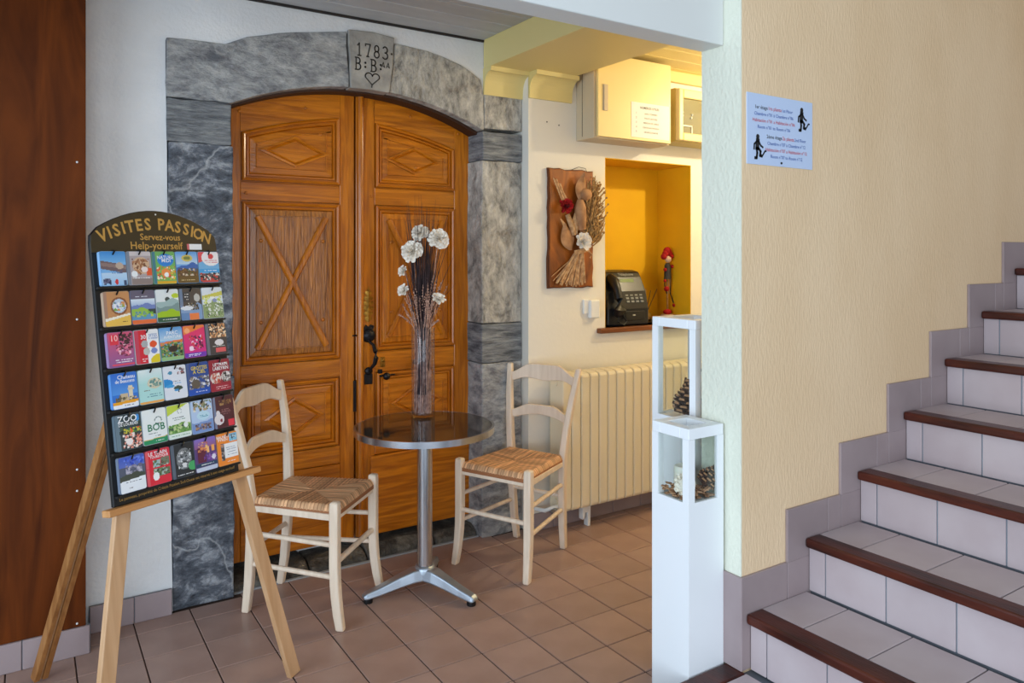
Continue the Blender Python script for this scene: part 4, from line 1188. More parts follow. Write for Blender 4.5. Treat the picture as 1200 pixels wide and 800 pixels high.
def make_chair(label, loc, rz):
    t = thing('ladder_back_chair', label, 'chair', loc, (0, 0, rz), 'cream rush seated chairs')
    W = M['cream_wood']
    RP = [(.138, -.222, 0), (.143, -.205, .12), (.148, -.192, .30), (.152, -.190, .45), (.166, -.202, .60), (.186, -.228, .75), (.204, -.262, .895)]
    def rp(z, s_):
        for a, b in zip(RP[:-1], RP[1:]):
            if a[2] <= z <= b[2]:
                q = (z-a[2])/(b[2]-a[2]); return Vector((s_*(a[0]+(b[0]-a[0])*q), a[1]+(b[1]-a[1])*q, z))
    fp = lambda z, s_: Vector((s_*(.192+.008*max(0, 1-z/.25)**2), .195+.028*max(0, 1-z/.25)**2, z))
    for s_ in (-1, 1):
        MB().post([(s_*x, y, z) for x, y, z in RP], [.030, .034, .036, .036, .034, .032, .028], [.032, .036, .038, .040, .036, .032, .026]).build('rear_leg', W, t, bevel=.007, seg=2)
        MB().post([tuple(fp(z, s_)) for z in (0, .06, .12, .18, .25, .47, .492, .498)], [.030, .033, .035, .037, .038, .038, .036, .026], [.034, .037, .038, .038, .038, .038, .036, .026]).build('front_leg', W, t, bevel=.007, seg=2)
        for z in (.330, .205):
            MB().tube([rp(z, s_), fp(z-.005, s_)], .0105, 8).build('side_stretcher', W, t)
        MB().bar(rp(.434, s_), fp(.434, s_), .016, .026).build('side_rail', W, t, bevel=.003)
    MB().bar(fp(.434, -1), fp(.434, 1), .016, .026).build('front_rail', W, t, bevel=.003)
    MB().bar(rp(.434, -1), rp(.434, 1), .016, .026).build('back_rail', W, t, bevel=.003)
    MB().tube([fp(.255, -1), fp(.255, 1)], .0115, 8).build('front_stretcher', W, t)
    MB().tube([rp(.27, -1), rp(.27, 1)], .0105, 8).build('back_stretcher', W, t)
    # curved slats of the back
    def slat(zc, rise, hend, hmid, name, wavy):
        n = 20; pts = []; secs = []
        for i in range(n+1):
            u = -1+2*i/n
            b_ = rp(zc, 1); x = u*(b_.x+.002); y = b_.y-.030*(1-u*u)
            s2 = math.cos(u*PI/2)
            ztop = zc+hend/2+rise*(.5-.5*math.cos(PI*min(1, (1-abs(u))*1.6)))
            zbot = zc-hend/2+(rise-(hmid-hend))*s2 if not wavy else zc-hend/2+(rise-(hmid-hend))*(.5-.5*math.cos(PI*min(1, (1-abs(u))*2.2)))-.010*math.exp(-(u/.28)**2)
            pts.append((x, y, 0)); tn = .009
            secs.append([(0, -tn, zbot), (0, tn, zbot), (0, tn, ztop), (0, -tn, ztop)])
        return MB().sweep(pts, secs).build(name, W, t, bevel=.003, seg=1)
    slat(.826, .050, .046, .074, 'crest_rail', True)
    slat(.640, .034, .044, .048, 'back_slat', False)
    rush_seat(t)
    return t
make_chair('cream ladder back chair with rush seat, left of the round table beside the brochure easel', (1.012, 3.108, 0), R(-45-90))
c2 = copy_tree([o for o in C.objects if o.name == 'ladder_back_chair'][0])
c2.location = (1.990, 3.030, 0); c2.rotation_euler = (0, 0, R(204-90))
c2['label'] = 'cream ladder back chair with rush seat, right of the table before the radiator'

# ------------------------------------------------------------------ easel with leaflet board
FR = Vector((.7850, 2.588, 0))
ea = R(26); th = R(9)
ex = Vector((math.cos(ea), math.sin(ea), 0)); eb = Vector((-math.sin(ea), math.cos(ea), 0))
ez = Vector((0, 0, 1))*math.cos(th)+eb*math.sin(th)
ey = ez.cross(ex)                # points away from the viewer
EM = Matrix((ex, ey, ez)).transposed().to_4x4()
ER = EM.to_euler()
def eloc(x, y, z): return FR+ex*x+ey*y+ez*z
es = thing('easel', 'wooden three legged easel carrying the black leaflet board', 'easel', FR, ER)
def legbar(p0, p1, w_, d_, m, name):
    return MB().bar(p0, p1, w_, d_, up=(0, 1, 0)).build(name, m, es, bevel=.003)
legbar((-.692, .014, .004), (-.40, .014, 1.47), .046, .022, M['beech'], 'front_leg')
legbar((.005, .014, .003), (-.285, .014, 1.47), .046, .022, M['beech'], 'front_leg')
MB().box(-.45, -.24, .026, .046, 1.36, 1.41).build('cross_bar', M['beech'], es, bevel=.003)
inv = frame(es).inverted()
pr0 = inv @ Vector((.036, 3.040, .0)); pr1 = Vector((-.345, .060, 1.42))
dv = (pr1-pr0).normalized()
sdv = dv.cross(Vector((0, 1, 0))).normalized()
for k, (off, mm) in enumerate(((-.014, 'beech_brown'), (.014, 'beech_brown'))):
    MB().bar(pr0+sdv*off+dv*.012, pr1+sdv*off, .018, .030, up=(0, 1, 0)).build('rear_leg', M[mm], es, bevel=.002)
MB().bar(pr0+dv*.012+Vector((0, .004, 0)), pr1+Vector((0, .004, 0)), .012, .018, up=(0, 1, 0)).build('rear_leg_core', M['beech'], es)
MB().box(-.615, -.082, -.036, .003, .722, .742).build('ledge', M['beech_h'], es, bevel=.003)

bo = thing('leaflet_board', 'black leaflet display board with gold heading on the easel, rounded on top', 'display board', eloc(0, 0, 0), ER)
bxl, bxr, bz0, bzs, bzt = -.589, -.156, .7435, 1.515, 1.62
arcp = []
n = 16
for i in range(n+1):
    u = i/n; x = bxr+(bxl-bxr)*u; arcp.append((x, bzs+.030+(bzt-bzs-.030)*(1-(2*u-1)**2)))
outline = [(bxl, bz0), (bxr, bz0), (bxr, bzs)]+[(bxr-.003, bzs+.022)]+arcp[1:-1]+[(bxl+.003, bzs+.022), (bxl, bzs)]
MB().prism(outline, -.016, -.002).build('back_board', M['board_black'], bo, bevel=.002)
zh = 1.484
hdp = [(bxl+.001, zh), (bxr-.001, zh), (bxr-.001, bzs-.001), (bxr-.004, bzs+.021)]+[(x, z-.002) for x, z in arcp[1:-1]]+[(bxl+.004, bzs+.021), (bxl+.001, bzs-.001)]
hdr = MB().prism(hdp, -.0185, -.0155).build('header_sheen_plate', M['header_sheen'], bo)
yt = -.0192
lt = MB()
word = 'VISITES PASSION'
xc_ = (bxl+bxr)/2
adv = {'I': .5, ' ': .55}
ws_ = [adv.get(c_, 1.0) for c_ in word]; tot = sum(ws_)
s0 = 0
for c_, w_ in zip(word, ws_):
    u = ((s0+w_/2)/tot-.5)*2; s0 += w_
    x = xc_+u*.188; z = 1.561-.046*u*u
    if c_ != ' ': put_text(lt, c_, x, z-.003, .052, yt, weight=.024, rot=-u*.36, sx=.92)
put_text(lt, 'Servez-vous', xc_+.01, 1.524, .029, yt, weight=.012)
put_text(lt, 'Help-yourself', xc_-.005, 1.495, .033, yt, weight=.012)
lt.build('heading_lettering', M['gold'], hdr)
MB().box(-.262, -.215, -.0197, -.0187, 1.494, 1.513).build('sticker', M['paper'], hdr)
MB().box(-.270, -.262, -.0197, -.0187, 1.494, 1.513).build('sticker_edge', M['sticker_pink'], hdr)
MB().ball((xc_, -.0185, 1.607), .0028, 8).build('rivet', M['white_plastic'], bo)
bt = MB()
put_text(bt, 'Le panneau, propriété de Créatis Passion Sud-Ouest est réservé à son usage exclusif', xc_, .756, .0125, -.0165, sx=.93)
bt.build('footer_lettering', M['gold'], bo)

PIT = .0828; X0C = -.5735; CW = .0805; CH = .105
row_z = [1.384-.1212*i for i in range(6)]
for r_ in range(6):
    MB().box(bxl+.004, bxr-.002, -.031, -.0155, row_z[r_]-.0105, row_z[r_]-.0045).build('rack_ledge', M['board_black'], bo)

# ---- leaflet designs, painted into face colours of a fine grid
PW, PH = 36, 48
def canvas(bg): 
    a = np.zeros((PH, PW, 3), dtype=np.float32); a[:] = srgb(*bg)[:3]; return a
YY, XX = np.mgrid[0:PH, 0:PW]; UX = (XX+.5)/PW; UY = (YY+.5)/PH
def paint(ops, seed):
    rr = np.random.RandomState(seed)
    a = canvas(ops[0])
    for op in ops[1:]:
        k = op[0]
        if k == 'r': m_ = (UX >= op[1]) & (UX < op[3]) & (UY >= op[2]) & (UY < op[4]); a[m_] = srgb(*op[5])[:3]
        elif k == 'c': m_ = ((UX-op[1])/op[3])**2+((UY-op[2])/op[4])**2 < 1; a[m_] = srgb(*op[5])[:3]
        elif k == 'o': q = ((UX-op[1])/op[3])**2+((UY-op[2])/op[4])**2; m_ = (q < 1) & (q > .62); a[m_] = srgb(*op[5])[:3]
        elif k == 'g':
            m_ = (UY >= op[1]) & (UY < op[2]); t = ((UY-op[1])/(op[2]-op[1]))[..., None]
            col = np.array(srgb(*op[3])[:3])*(1-t)+np.array(srgb(*op[4])[:3])*t; a[m_] = col[m_]
        elif k == 'h':   # ridge: below a wavy line
            yl = op[1]+op[2]*np.sin(UX*op[3]+op[4])+op[2]*.5*np.sin(UX*op[3]*2.3+op[4]*2)
            m_ = (UY > yl) & (UY < op[5]); a[m_] = srgb(*op[6])[:3]
        elif k == 'd':   # diagonal: below line from left y to right y
            m_ = (UY > op[1]+(op[2]-op[1])*UX) & (UY < op[3]+(op[4]-op[3])*UX); a[m_] = srgb(*op[5])[:3]
        elif k == 'n':   # mottle of colours
            x0, y0, x1, y1, cols, dens = op[1:]
            nb_ = int(dens*2.1)
            for _ in range(nb_):
                cx, cy = rr.uniform(x0, x1), rr.uniform(y0, y1); s_ = rr.uniform(.018, .062)
                m_ = (((UX-cx)/s_)**2+((UY-cy)/(s_*.75))**2 < 1) & (UX >= x0) & (UX < x1) & (UY >= y0) & (UY < y1)
                a[m_] = srgb(*cols[rr.randint(len(cols))])[:3]
        elif k == 'l':   # fine text lines
            x0, y0, x1, nl, dy, col = op[1:]
            for i in range(nl):
                yv = y0+i*dy
                m_ = (np.abs(UY-yv) < .5/PH) & (UX >= x0+rr.uniform(0, .06)) & (UX < x1-rr.uniform(0, .1)) & (rr.rand(PH, PW) > .25)
                a[m_] = srgb(*col)[:3]
    return a
Wt = (245, 246, 248); K = (26, 26, 30)
CARDS = [
 # row 1
 ('pale blue leaflet with a dark diagonal band, first of the top row', [(120, 178, 230), ('g', 0, .32, (52, 140, 214), (110, 176, 230)), ('d', .26, .40, .50, .66, (112, 92, 96)), ('d', .32, .42, .42, .52, (140, 116, 112)), ('c', .74, .42, .16, .1, (190, 168, 150)), ('g', .62, 1, (190, 216, 240), (150, 196, 236)), ('n', .05, .8, .35, .98, [(70, 70, 96), (40, 50, 90), (110, 110, 140)], 14), ('c', .58, .9, .07, .08, (206, 40, 50)), ('r', .85, .85, .97, 1, (50, 70, 110)), ('l', .35, .58, .9, 2, .06, (60, 90, 150))], []),
 ('grey brown leaflet with a child in a cap on it, second of the top row', [(172, 160, 164), ('r', 0, 0, .12, 1, (122, 132, 150)), ('r', .12, 0, 1, .12, (206, 196, 198)), ('c', .56, .42, .36, .26, (206, 172, 140)), ('n', .2, .2, .92, .7, [(150, 96, 62), (214, 178, 146), (120, 70, 44), (176, 120, 84)], 34), ('r', .78, .5, 1, .72, (230, 86, 34)), ('c', .7, .54, .14, .09, (236, 220, 216)), ('c', .26, .68, .13, .10, (235, 238, 242)), ('r', .14, .82, 1, 1, (140, 124, 122)), ('l', .2, .8, .95, 1, .1, Wt)], []),
 ('green and orange leaflet with a blue title cloud, third of the top row', [(112, 178, 96), ('r', 0, 0, .14, 1, (64, 124, 140)), ('c', .58, .26, .36, .2, (30, 130, 214)), ('n', .15, .45, 1, .9, [(232, 110, 40), (240, 190, 60), (140, 186, 80), (214, 60, 40), (246, 226, 200)], 40), ('c', .55, .66, .2, .14, (236, 140, 70)), ('c', .58, .72, .1, .08, Wt), ('r', .14, .92, 1, 1, (220, 170, 40))], [('NATURE', .57, .23, .12, Wt), ('MIDI', .6, .33, .13, Wt)]),
 ('blue mountain leaflet with a hat shaped gold crest, fourth of the top row', [(118, 178, 232), ('g', 0, .4, (84, 156, 226), (190, 216, 236)), ('h', .42, .06, 5, 1, .62, (46, 98, 178)), ('h', .58, .04, 8, 2, 1, (100, 74, 40)), ('n', .05, .52, .98, .78, [(90, 60, 40), (210, 196, 180), (130, 92, 56), (70, 80, 50)], 30), ('c', .52, .2, .26, .11, (212, 190, 96)), ('c', .52, .2, .16, .06, (120, 130, 70)), ('r', .0, .82, 1, 1, (104, 78, 36)), ('l', .15, .9, .9, 1, .1, (220, 200, 150))], []),
 ('red and sky blue leaflet with a people row, last of the top row', [(110, 178, 226), ('d', -.1, -.1, .36, .08, (220, 70, 84)), ('c', .62, .2, .46, .26, (240, 234, 238)), ('c', .62, .15, .13, .09, (214, 60, 72)), ('l', .3, .28, .95, 2, .07, (214, 90, 110)), ('r', 0, .56, 1, .68, (60, 160, 222)), ('l', .2, .62, .9, 1, .1, Wt), ('r', 0, .7, 1, 1, (84, 80, 92)), ('n', .02, .68, .98, .95, [(30, 30, 36), (226, 220, 216), (200, 60, 60), (60, 60, 70)], 40), ('r', .1, .93, .9, 1, (206, 60, 60))], []),
 # row 2
 ('brown leaflet with a round picture medallion, first of the second row', [(198, 140, 90), ('r', 0, 0, .12, 1, (170, 130, 110)), ('o', .58, .42, .34, .26, (140, 84, 50)), ('c', .58, .42, .27, .205, (190, 206, 224)), ('n', .36, .3, .8, .56, [(232, 232, 236), (120, 170, 70), (220, 150, 90), (130, 140, 190)], 22), ('d', .86, .66, 1.1, 1.1, (236, 190, 84)), ('d', .78, .64, .86, .70, (244, 236, 220)), ('l', .62, .88, .95, 1, .1, (120, 80, 40))], []),
 ('leaflet of a green valley with an orange foot band, second of the second row', [(110, 102, 130), ('r', 0, 0, 1, .24, (98, 90, 112)), ('l', .2, .17, .8, 1, .1, (220, 220, 230)), ('g', .24, .5, (226, 236, 246), (150, 176, 214)), ('h', .42, .03, 6, 1, .62, (110, 130, 190)), ('h', .54, .03, 7, 2, 1, (150, 190, 70)), ('r', .7, .56, 1, .7, (40, 60, 60)), ('h', .74, .03, 6, 0, 1, (90, 150, 190)), ('n', .1, .62, .9, .8, [(120, 180, 60), (190, 206, 90), (90, 140, 160)], 18), ('r', 0, .88, 1, 1, (230, 108, 54))], []),
 ('white leaflet with a lime green meadow, third of the second row', [(226, 232, 234), ('c', .86, .2, .16, .08, (190, 210, 50)), ('c', .5, .3, .11, .07, (60, 74, 74)), ('h', .36, .06, 4, 2, .7, (160, 186, 186)), ('h', .5, .05, 5, 0, .75, (124, 150, 150)), ('h', .66, .04, 6, 1, 1, (160, 196, 30)), ('r', 0, .86, 1, 1, (34, 86, 66)), ('l', .2, .92, .95, 1, .1, Wt)], []),
 ('dark leaflet with speech bubbles above a wolf like animal, fourth of the second row', [(78, 70, 66), ('r', 0, 0, .14, 1, (110, 130, 160)), ('r', .14, .1, .46, .42, (60, 60, 66)), ('l', .2, .18, .44, 3, .08, Wt), ('c', .8, .3, .14, .13, (190, 190, 186)), ('h', .52, .04, 6, 0, 1, (130, 160, 200)), ('n', .3, .45, .85, .68, [(60, 56, 50), (210, 206, 196), (120, 110, 96)], 26), ('c', .3, .62, .3, .07, (226, 230, 236)), ('r', 0, .78, .4, 1, (96, 136, 186)), ('r', .38, .8, .82, 1, (238, 128, 70))], []),
 ('pale leaflet with a yellow green banner, last of the second row', [(220, 228, 236), ('d', .26, .12, .38, .26, (206, 200, 90)), ('n', .05, .3, 1, .55, [(190, 206, 60), (220, 226, 160), (236, 240, 236)], 22), ('h', .5, .04, 7, 1, 1, (140, 160, 110)), ('n', .1, .55, .98, .95, [(90, 100, 80), (190, 196, 170), (110, 140, 90), (226, 230, 226)], 36), ('c', .6, .42, .12, .06, (140, 150, 190))], []),
 # row 3
 ('purple and red leaflet with a dark animal, first of the third row', [(150, 96, 150), ('g', 0, 1, (214, 84, 120), (140, 90, 150)), ('r', .08, .06, .42, .36, (226, 50, 70)), ('n', .45, .05, .98, .5, [(40, 28, 34), (80, 40, 50), (60, 34, 40)], 34), ('n', .3, .35, .9, .7, [(150, 50, 80), (230, 120, 150), (110, 34, 60), (240, 190, 206)], 26), ('l', .2, .8, .95, 2, .06, Wt), ('r', .1, .92, 1, .96, (236, 70, 90))], [('10', .25, .25, .2, (250, 190, 190))]),
 ('red and white leaflet with four round pictures, second of the third row', [(240, 240, 242), ('r', 0, 0, .5, 1, (214, 26, 50)), ('r', 0, 0, .16, 1, (200, 60, 90)), ('c', .4, .42, .14, .11, (170, 172, 176)), ('c', .46, .64, .14, .11, (190, 190, 186)), ('c', .76, .44, .16, .1, (232, 80, 30)), ('c', .78, .64, .13, .09, (120, 140, 200)), ('c', .96, .95, .36, .2, (232, 206, 30)), ('l', .22, .86, .5, 2, .06, Wt)], [('30', .36, .27, .14, Wt), ('SITES', .76, .22, .1, (120, 140, 190)), ('à visiter', .77, .29, .08, (120, 140, 190))]),
 ('blue sky leaflet with a jungle hut and an orange banner, third of the third row', [(120, 180, 230), ('g', 0, .4, (84, 156, 220), (190, 216, 236)), ('d', .44, .38, .54, .48, (236, 120, 60)), ('h', .5, .04, 7, 1, 1, (90, 130, 80)), ('n', .05, .45, .98, .95, [(60, 90, 50), (140, 180, 90), (36, 34, 34), (206, 140, 90), (110, 160, 190)], 50), ('c', .55, .66, .2, .1, (44, 34, 34)), ('r', .0, .9, 1, 1, (150, 190, 130))], [('PARC', .55, .22, .13, Wt), ('AVENTURE', .55, .33, .1, Wt)]),
 ('magenta and orange leaflet with dancing figures, fourth of the third row', [(222, 40, 110), ('g', 0, 1, (232, 50, 100), (214, 36, 140)), ('d', -.1, -.1, .28, .06, (240, 130, 60)), ('c', .18, .15, .12, .08, (250, 170, 120)), ('n', .25, .32, .9, .78, [(120, 20, 70), (60, 20, 70), (240, 190, 220), (220, 60, 60)], 34), ('c', .32, .72, .1, .08, (250, 220, 240)), ('r', 0, .86, 1, 1, (110, 50, 180)), ('l', .1, .9, .8, 2, .05, Wt)], []),
 ('dark grey leaflet showing a heap of mushrooms, fifth of the third row', [(66, 60, 64), ('r', 0, 0, .14, 1, (110, 112, 126)), ('n', .16, 0, 1, .46, [(236, 200, 160), (206, 150, 100), (250, 226, 196), (170, 110, 70)], 44), ('c', .62, .62, .22, .1, (226, 222, 226)), ('r', .42, .8, .92, .94, (222, 90, 96)), ('l', .25, .74, .95, 1, .1, (190, 190, 190))], []),
 # row 4
 ('bright blue leaflet with a castle tower, first of the fourth row', [(40, 116, 210), ('g', 0, .6, (30, 104, 206), (80, 150, 226)), ('r', .3, .58, .62, .82, (206, 184, 150)), ('r', .64, .38, .80, .82, (226, 212, 184)), ('r', .60, .44, .86, .5, (214, 196, 166)), ('r', .26, .62, .34, .82, (120, 104, 90)), ('n', .1, .68, .95, .82, [(80, 80, 60), (196, 176, 146), (110, 96, 70)], 18), ('d', .82, .78, .92, .88, (240, 164, 30)), ('d', .90, .86, 1.2, 1.2, (240, 242, 246)), ('l', .4, .93, .9, 1, .1, (80, 90, 120))], [('Château', .58, .17, .13, Wt), ('de Beaucens', .52, .28, .115, Wt)]),
 ('pale turquoise leaflet with a village sketch, second of the fourth row', [(176, 222, 220), ('g', 0, .4, (226, 236, 238), (180, 224, 222)), ('c', .66, .42, .3, .16, (214, 204, 176)), ('n', .42, .3, .95, .52, [(190, 160, 130), (226, 220, 196), (130, 160, 150), (90, 140, 140)], 24), ('l', .2, .62, .5, 1, .1, (120, 110, 90)), ('l', .3, .74, .95, 2, .07, (70, 130, 150)), ('r', 0, .93, 1, 1, (242, 170, 80))], []),
 ('white leaflet with blue paint splashes and a dark tree, third of the fourth row', [(226, 230, 240), ('c', .1, .5, .3, .12, (30, 140, 210)), ('c', .24, .6, .2, .05, (60, 160, 220)), ('c', .3, .2, .1, .05, (60, 140, 180)), ('n', .6, .06, .95, .28, [(60, 50, 60), (190, 120, 120), (226, 220, 226), (110, 90, 100)], 16), ('l', .35, .47, .85, 1, .1, (80, 110, 130)), ('l', .45, .54, .8, 1, .1, (60, 160, 220)), ('c', .6, .68, .2, .07, (60, 80, 70)), ('r', .57, .7, .63, .82, (60, 60, 60)), ('c', .52, .74, .1, .04, (60, 150, 210))], []),
 ('navy leaflet with yellow title over a stony cave, fourth of the fourth row', [(34, 72, 150), ('r', 0, 0, .1, 1, (70, 90, 140)), ('n', .05, .42, 1, .82, [(190, 190, 196), (110, 104, 96), (60, 56, 52), (230, 230, 236), (150, 140, 126)], 50), ('c', .36, .66, .2, .14, (96, 84, 72)), ('r', 0, .82, 1, 1, (24, 80, 180)), ('l', .3, .9, .9, 1, .1, Wt)], [('GROTTES', .56, .22, .13, (240, 214, 60)), ('À CIEL', .56, .34, .13, (240, 214, 60))]),
 ('dark red leaflet with round monkey pictures, fifth of the fourth row', [(150, 26, 50), ('l', .2, .12, .9, 1, .1, Wt), ('c', .26, .58, .26, .17, (214, 200, 196)), ('c', .78, .56, .24, .17, (206, 200, 196)), ('n', .08, .42, .46, .74, [(190, 60, 50), (90, 50, 44), (236, 226, 220), (200, 120, 100)], 22), ('n', .6, .42, 1, .72, [(40, 40, 44), (230, 226, 226), (120, 110, 110)], 22), ('r', 0, .78, 1, 1, (160, 24, 52)), ('l', .2, .86, .95, 2, .06, (240, 200, 206))], [('LE TRAIN', .54, .2, .11, Wt), ('LABEYRIN', .54, .33, .13, Wt)]),
 # row 5
 ('dark jungle leaflet headed ZOO with pink flamingos, first of the fifth row', [(52, 66, 70), ('r', 0, 0, .16, 1, (104, 126, 140)), ('n', .15, .05, 1, .55, [(30, 50, 50), (70, 96, 70), (40, 70, 90), (24, 34, 40)], 40), ('c', .88, .14, .07, .1, (60, 150, 220)), ('n', .3, .4, 1, .55, [(226, 90, 50), (200, 190, 60), (70, 130, 60)], 14), ('n', .25, .55, 1, .98, [(236, 150, 130), (240, 226, 220), (200, 96, 80), (60, 50, 46), (246, 190, 170)], 46), ('c', .5, .78, .13, .1, (246, 236, 232))], [('ZOO', .48, .22, .22, Wt), ('DE LOURDES', .5, .32, .1, Wt)]),
 ('white leaflet with green letters BOB and a lamb drawing, second of the fifth row', [(236, 240, 240), ('o', .66, .34, .16, .11, (90, 110, 110)), ('c', .74, .40, .06, .03, (240, 180, 60)), ('d', .30, .4, .34, .44, (236, 240, 240)), ('l', .22, .7, .6, 1, .1, (120, 130, 130)), ('l', .4, .79, .8, 1, .1, (80, 90, 90)), ('d', .86, .82, .88, .84, (226, 196, 120)), ('d', .88, .84, 1.2, 1.2, (36, 146, 96)), ('l', .4, .93, .85, 1, .1, Wt)], [('BOB', .55, .62, .24, (30, 120, 80))]),
 ('white and lime leaflet with a green park photo, third of the fifth row', [(238, 242, 242), ('d', -.1, -.1, .30, -.02, (196, 214, 70)), ('o', .55, .2, .1, .08, (150, 160, 160)), ('l', .2, .38, .85, 1, .1, (60, 80, 80)), ('l', .25, .45, .8, 1, .1, (120, 150, 130)), ('h', .58, .03, 6, 1, .86, (110, 160, 80)), ('n', .02, .58, .98, .84, [(80, 130, 60), (160, 196, 90), (60, 90, 70), (190, 206, 150)], 30), ('c', .78, .64, .1, .08, (240, 244, 240)), ('r', 0, .86, 1, 1, (226, 238, 230)), ('l', .1, .93, .95, 1, .1, (110, 160, 130))], []),
 ('pale blue leaflet with a garland of animals along its top, fourth of the fifth row', [(182, 204, 236), ('n', .1, .02, .98, .34, [(80, 80, 74), (226, 222, 210), (150, 140, 110), (190, 160, 120), (110, 130, 90)], 36), ('c', .55, .48, .3, .14, (190, 222, 240)), ('l', .35, .46, .8, 2, .06, (60, 150, 180)), ('h', .66, .03, 5, 0, 1, (120, 150, 206)), ('n', .15, .72, .9, .92, [(90, 70, 70), (180, 140, 100), (110, 100, 130)], 22)], []),
 ('deep maroon leaflet with a pale rabbit shape and gold title, fifth of the fifth row', [(78, 24, 36), ('r', 0, 0, .12, 1, (120, 130, 160)), ('n', .3, .12, .9, .3, [(130, 90, 50), (170, 130, 80), (96, 60, 34)], 14), ('l', .35, .42, .85, 4, .05, (150, 100, 100)), ('c', .24, .72, .24, .17, (226, 218, 222)), ('c', .2, .55, .1, .12, (226, 218, 222)), ('c', .34, .76, .06, .06, (130, 30, 50)), ('r', .68, .78, .98, .97, (226, 50, 70))], []),
 # row 6
 ('blue castle leaflet with a white foot, first of the bottom row', [(84, 90, 110), ('g', 0, .3, (60, 90, 190), (90, 110, 190)), ('n', .2, .05, 1, .3, [(40, 70, 190), (80, 110, 220), (110, 140, 230)], 18), ('n', .25, .25, .9, .5, [(150, 146, 170), (190, 186, 200), (110, 104, 130)], 26), ('h', .5, .03, 6, 1, .7, (70, 76, 64)), ('d', .68, .62, 1.2, 1.2, (236, 240, 246)), ('l', .2, .72, .85, 1, .1, (90, 100, 120)), ('l', .3, .88, .5, 1, .1, (60, 60, 70))], []),
 ('red leaflet with three landscape photos and a white balloon pin, second of the bottom row', [(222, 34, 56), ('r', 0, 0, .12, 1, (226, 90, 100)), ('r', .28, .3, .58, .52, (150, 190, 196)), ('r', .6, .26, .98, .48, (110, 120, 100)), ('r', .28, .55, .98, .78, (100, 130, 90)), ('n', .28, .3, .98, .78, [(90, 110, 70), (170, 190, 180), (120, 100, 80), (60, 70, 60)], 34), ('c', .38, .76, .13, .12, (244, 244, 246)), ('d', .5, .5, .52, .56, (222, 34, 56))], [('LE TRAIN', .5, .15, .12, Wt), ('TOURISTIQUE', .55, .235, .085, Wt)]),
 ('black leaflet with a white lion face, third of the bottom row', [(34, 38, 42), ('r', 0, 0, .14, 1, (90, 100, 116)), ('c', .55, .46, .34, .32, (120, 124, 128)), ('n', .28, .2, .86, .74, [(170, 172, 176), (220, 222, 224), (110, 114, 118), (80, 84, 88)], 44), ('c', .45, .40, .045, .03, (40, 44, 48)), ('c', .66, .40, .045, .03, (40, 44, 48)), ('c', .56, .56, .07, .05, (60, 60, 64)), ('c', .56, .63, .12, .04, (226, 226, 228)), ('c', .92, .72, .2, .14, (70, 170, 100)), ('l', .2, .92, .95, 1, .1, Wt)], []),
 ('purple night leaflet with lit orange windows, fourth of the bottom row', [(92, 60, 120), ('g', 0, .3, (130, 110, 200), (150, 90, 130)), ('r', .1, .28, .5, .72, (96, 30, 56)), ('n', .15, .1, .6, .4, [(232, 150, 80), (190, 100, 90), (240, 190, 120)], 16), ('r', .55, .28, .68, .46, (246, 190, 120)), ('r', .78, .26, .92, .44, (244, 170, 90)), ('n', .4, .5, 1, .72, [(110, 60, 150), (80, 50, 130), (140, 90, 170)], 20), ('c', .86, .62, .1, .08, (226, 220, 236)), ('r', 0, .74, 1, .86, (26, 66, 96)), ('l', .2, .81, .9, 1, .1, Wt), ('r', 0, .88, 1, 1, (196, 206, 226))], []),
 ('orange and white leaflet with a picture strip, last of the bottom row', [(242, 138, 40), ('r', .6, .05, 1, .3, (130, 190, 220)), ('n', .7, .08, .95, .3, [(60, 80, 100), (200, 220, 230)], 8), ('r', .3, .34, 1, .80, (236, 238, 242)), ('r', .16, .32, .34, .86, (96, 86, 90)), ('n', .16, .34, .34, .84, [(160, 150, 150), (60, 60, 66), (200, 140, 110)], 12), ('l', .4, .46, .95, 4, .08, (150, 160, 180)), ('l', .4, .9, .9, 1, .1, Wt)], [('BALNÉO', .3, .15, .1, Wt), ('PYRÉN', .3, .24, .1, Wt)]),
]
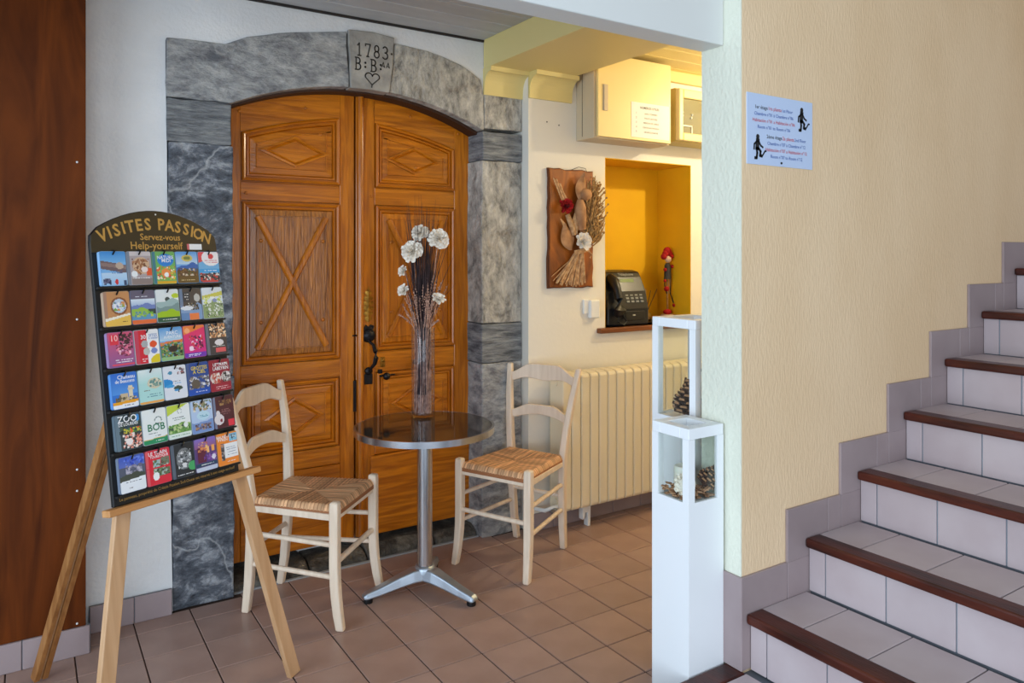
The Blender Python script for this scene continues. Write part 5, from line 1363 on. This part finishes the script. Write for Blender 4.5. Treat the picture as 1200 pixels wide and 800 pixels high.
def rounded(x0, x1, z0, z1, r_, n=3):
    p = []
    for cx, cz_, a0 in ((x1-r_, z0+r_, -90), (x1-r_, z1-r_, 0), (x0+r_, z1-r_, 90), (x0+r_, z0+r_, 180)):
        for i in range(n+1): a = R(a0+90*i/n); p.append((cx+r_*math.cos(a), cz_+r_*math.sin(a)))
    return p
hook_me = None
for i, (lb, ops, txt) in enumerate(CARDS):
    r_, c_ = divmod(i, 5)
    x0 = X0C+PIT*c_; z0 = row_z[r_]-.0035
    t = thing('leaflet', lb, 'leaflet', eloc(x0, 0, z0), ER, 'leaflets on the display board')
    edge_col = tuple(int(v) for v in np.clip(np.array(ops[0])*.6+np.array((150, 165, 180))*.4, 0, 255))
    MB().prism(rounded(0, CW, .0005, CH, .006), -.030, -.0172).build('leaflet_stack', flat(edge_col), t)
    a = paint(ops, 100+i)
    v = []; f = []; cols = []
    m_ = .0012
    for yy_ in range(PH+1):
        for xx_ in range(PW+1): v.append((m_+(CW-2*m_)*xx_/PW, -.0306, CH-m_-(CH-.0005-2*m_)*yy_/PH))
    for yy_ in range(PH):
        for xx_ in range(PW):
            if (xx_ in (0, PW-1)) and (yy_ in (0, PH-1)): continue
            b0 = yy_*(PW+1)+xx_
            f.append((b0+PW+1, b0+PW+2, b0+1, b0)); cols.append((*a[yy_, xx_], 1))
    MB().add(v, f).build('cover_print', M['print'], t, colors=cols)
    for q, (s_, ux, uz, sz, col) in enumerate(txt):
        mb = MB(); vv, ff = text_geo(s_, 1, 'CENTER', .012)
        wid = max(p[0] for p in vv)-min(p[0] for p in vv)
        sz *= .88; sx = min(1.0, (CW*.74/(sz*CH*1.35))/wid)
        put_text(mb, s_, CW*ux, CH*(1-uz), sz*CH*1.35, -.0312, weight=.012, sx=sx)
        mb.build('lettering', flat(col), t)
    if hook_me is None:
        hook_me = MB().tube([(0, -.016, .006), (.002, -.030, .004), (-.004, -.0335, -.003), (-.008, -.034, -.009)], [.0026, .0026, .0026, .002], 6).build('hook', M['black_plastic'], bo)
        hk = hook_me
    else:
        hk = hook_me.copy(); C.objects.link(hk)
    hk.location = (x0+CW*.58, 0, z0+CH-.002)
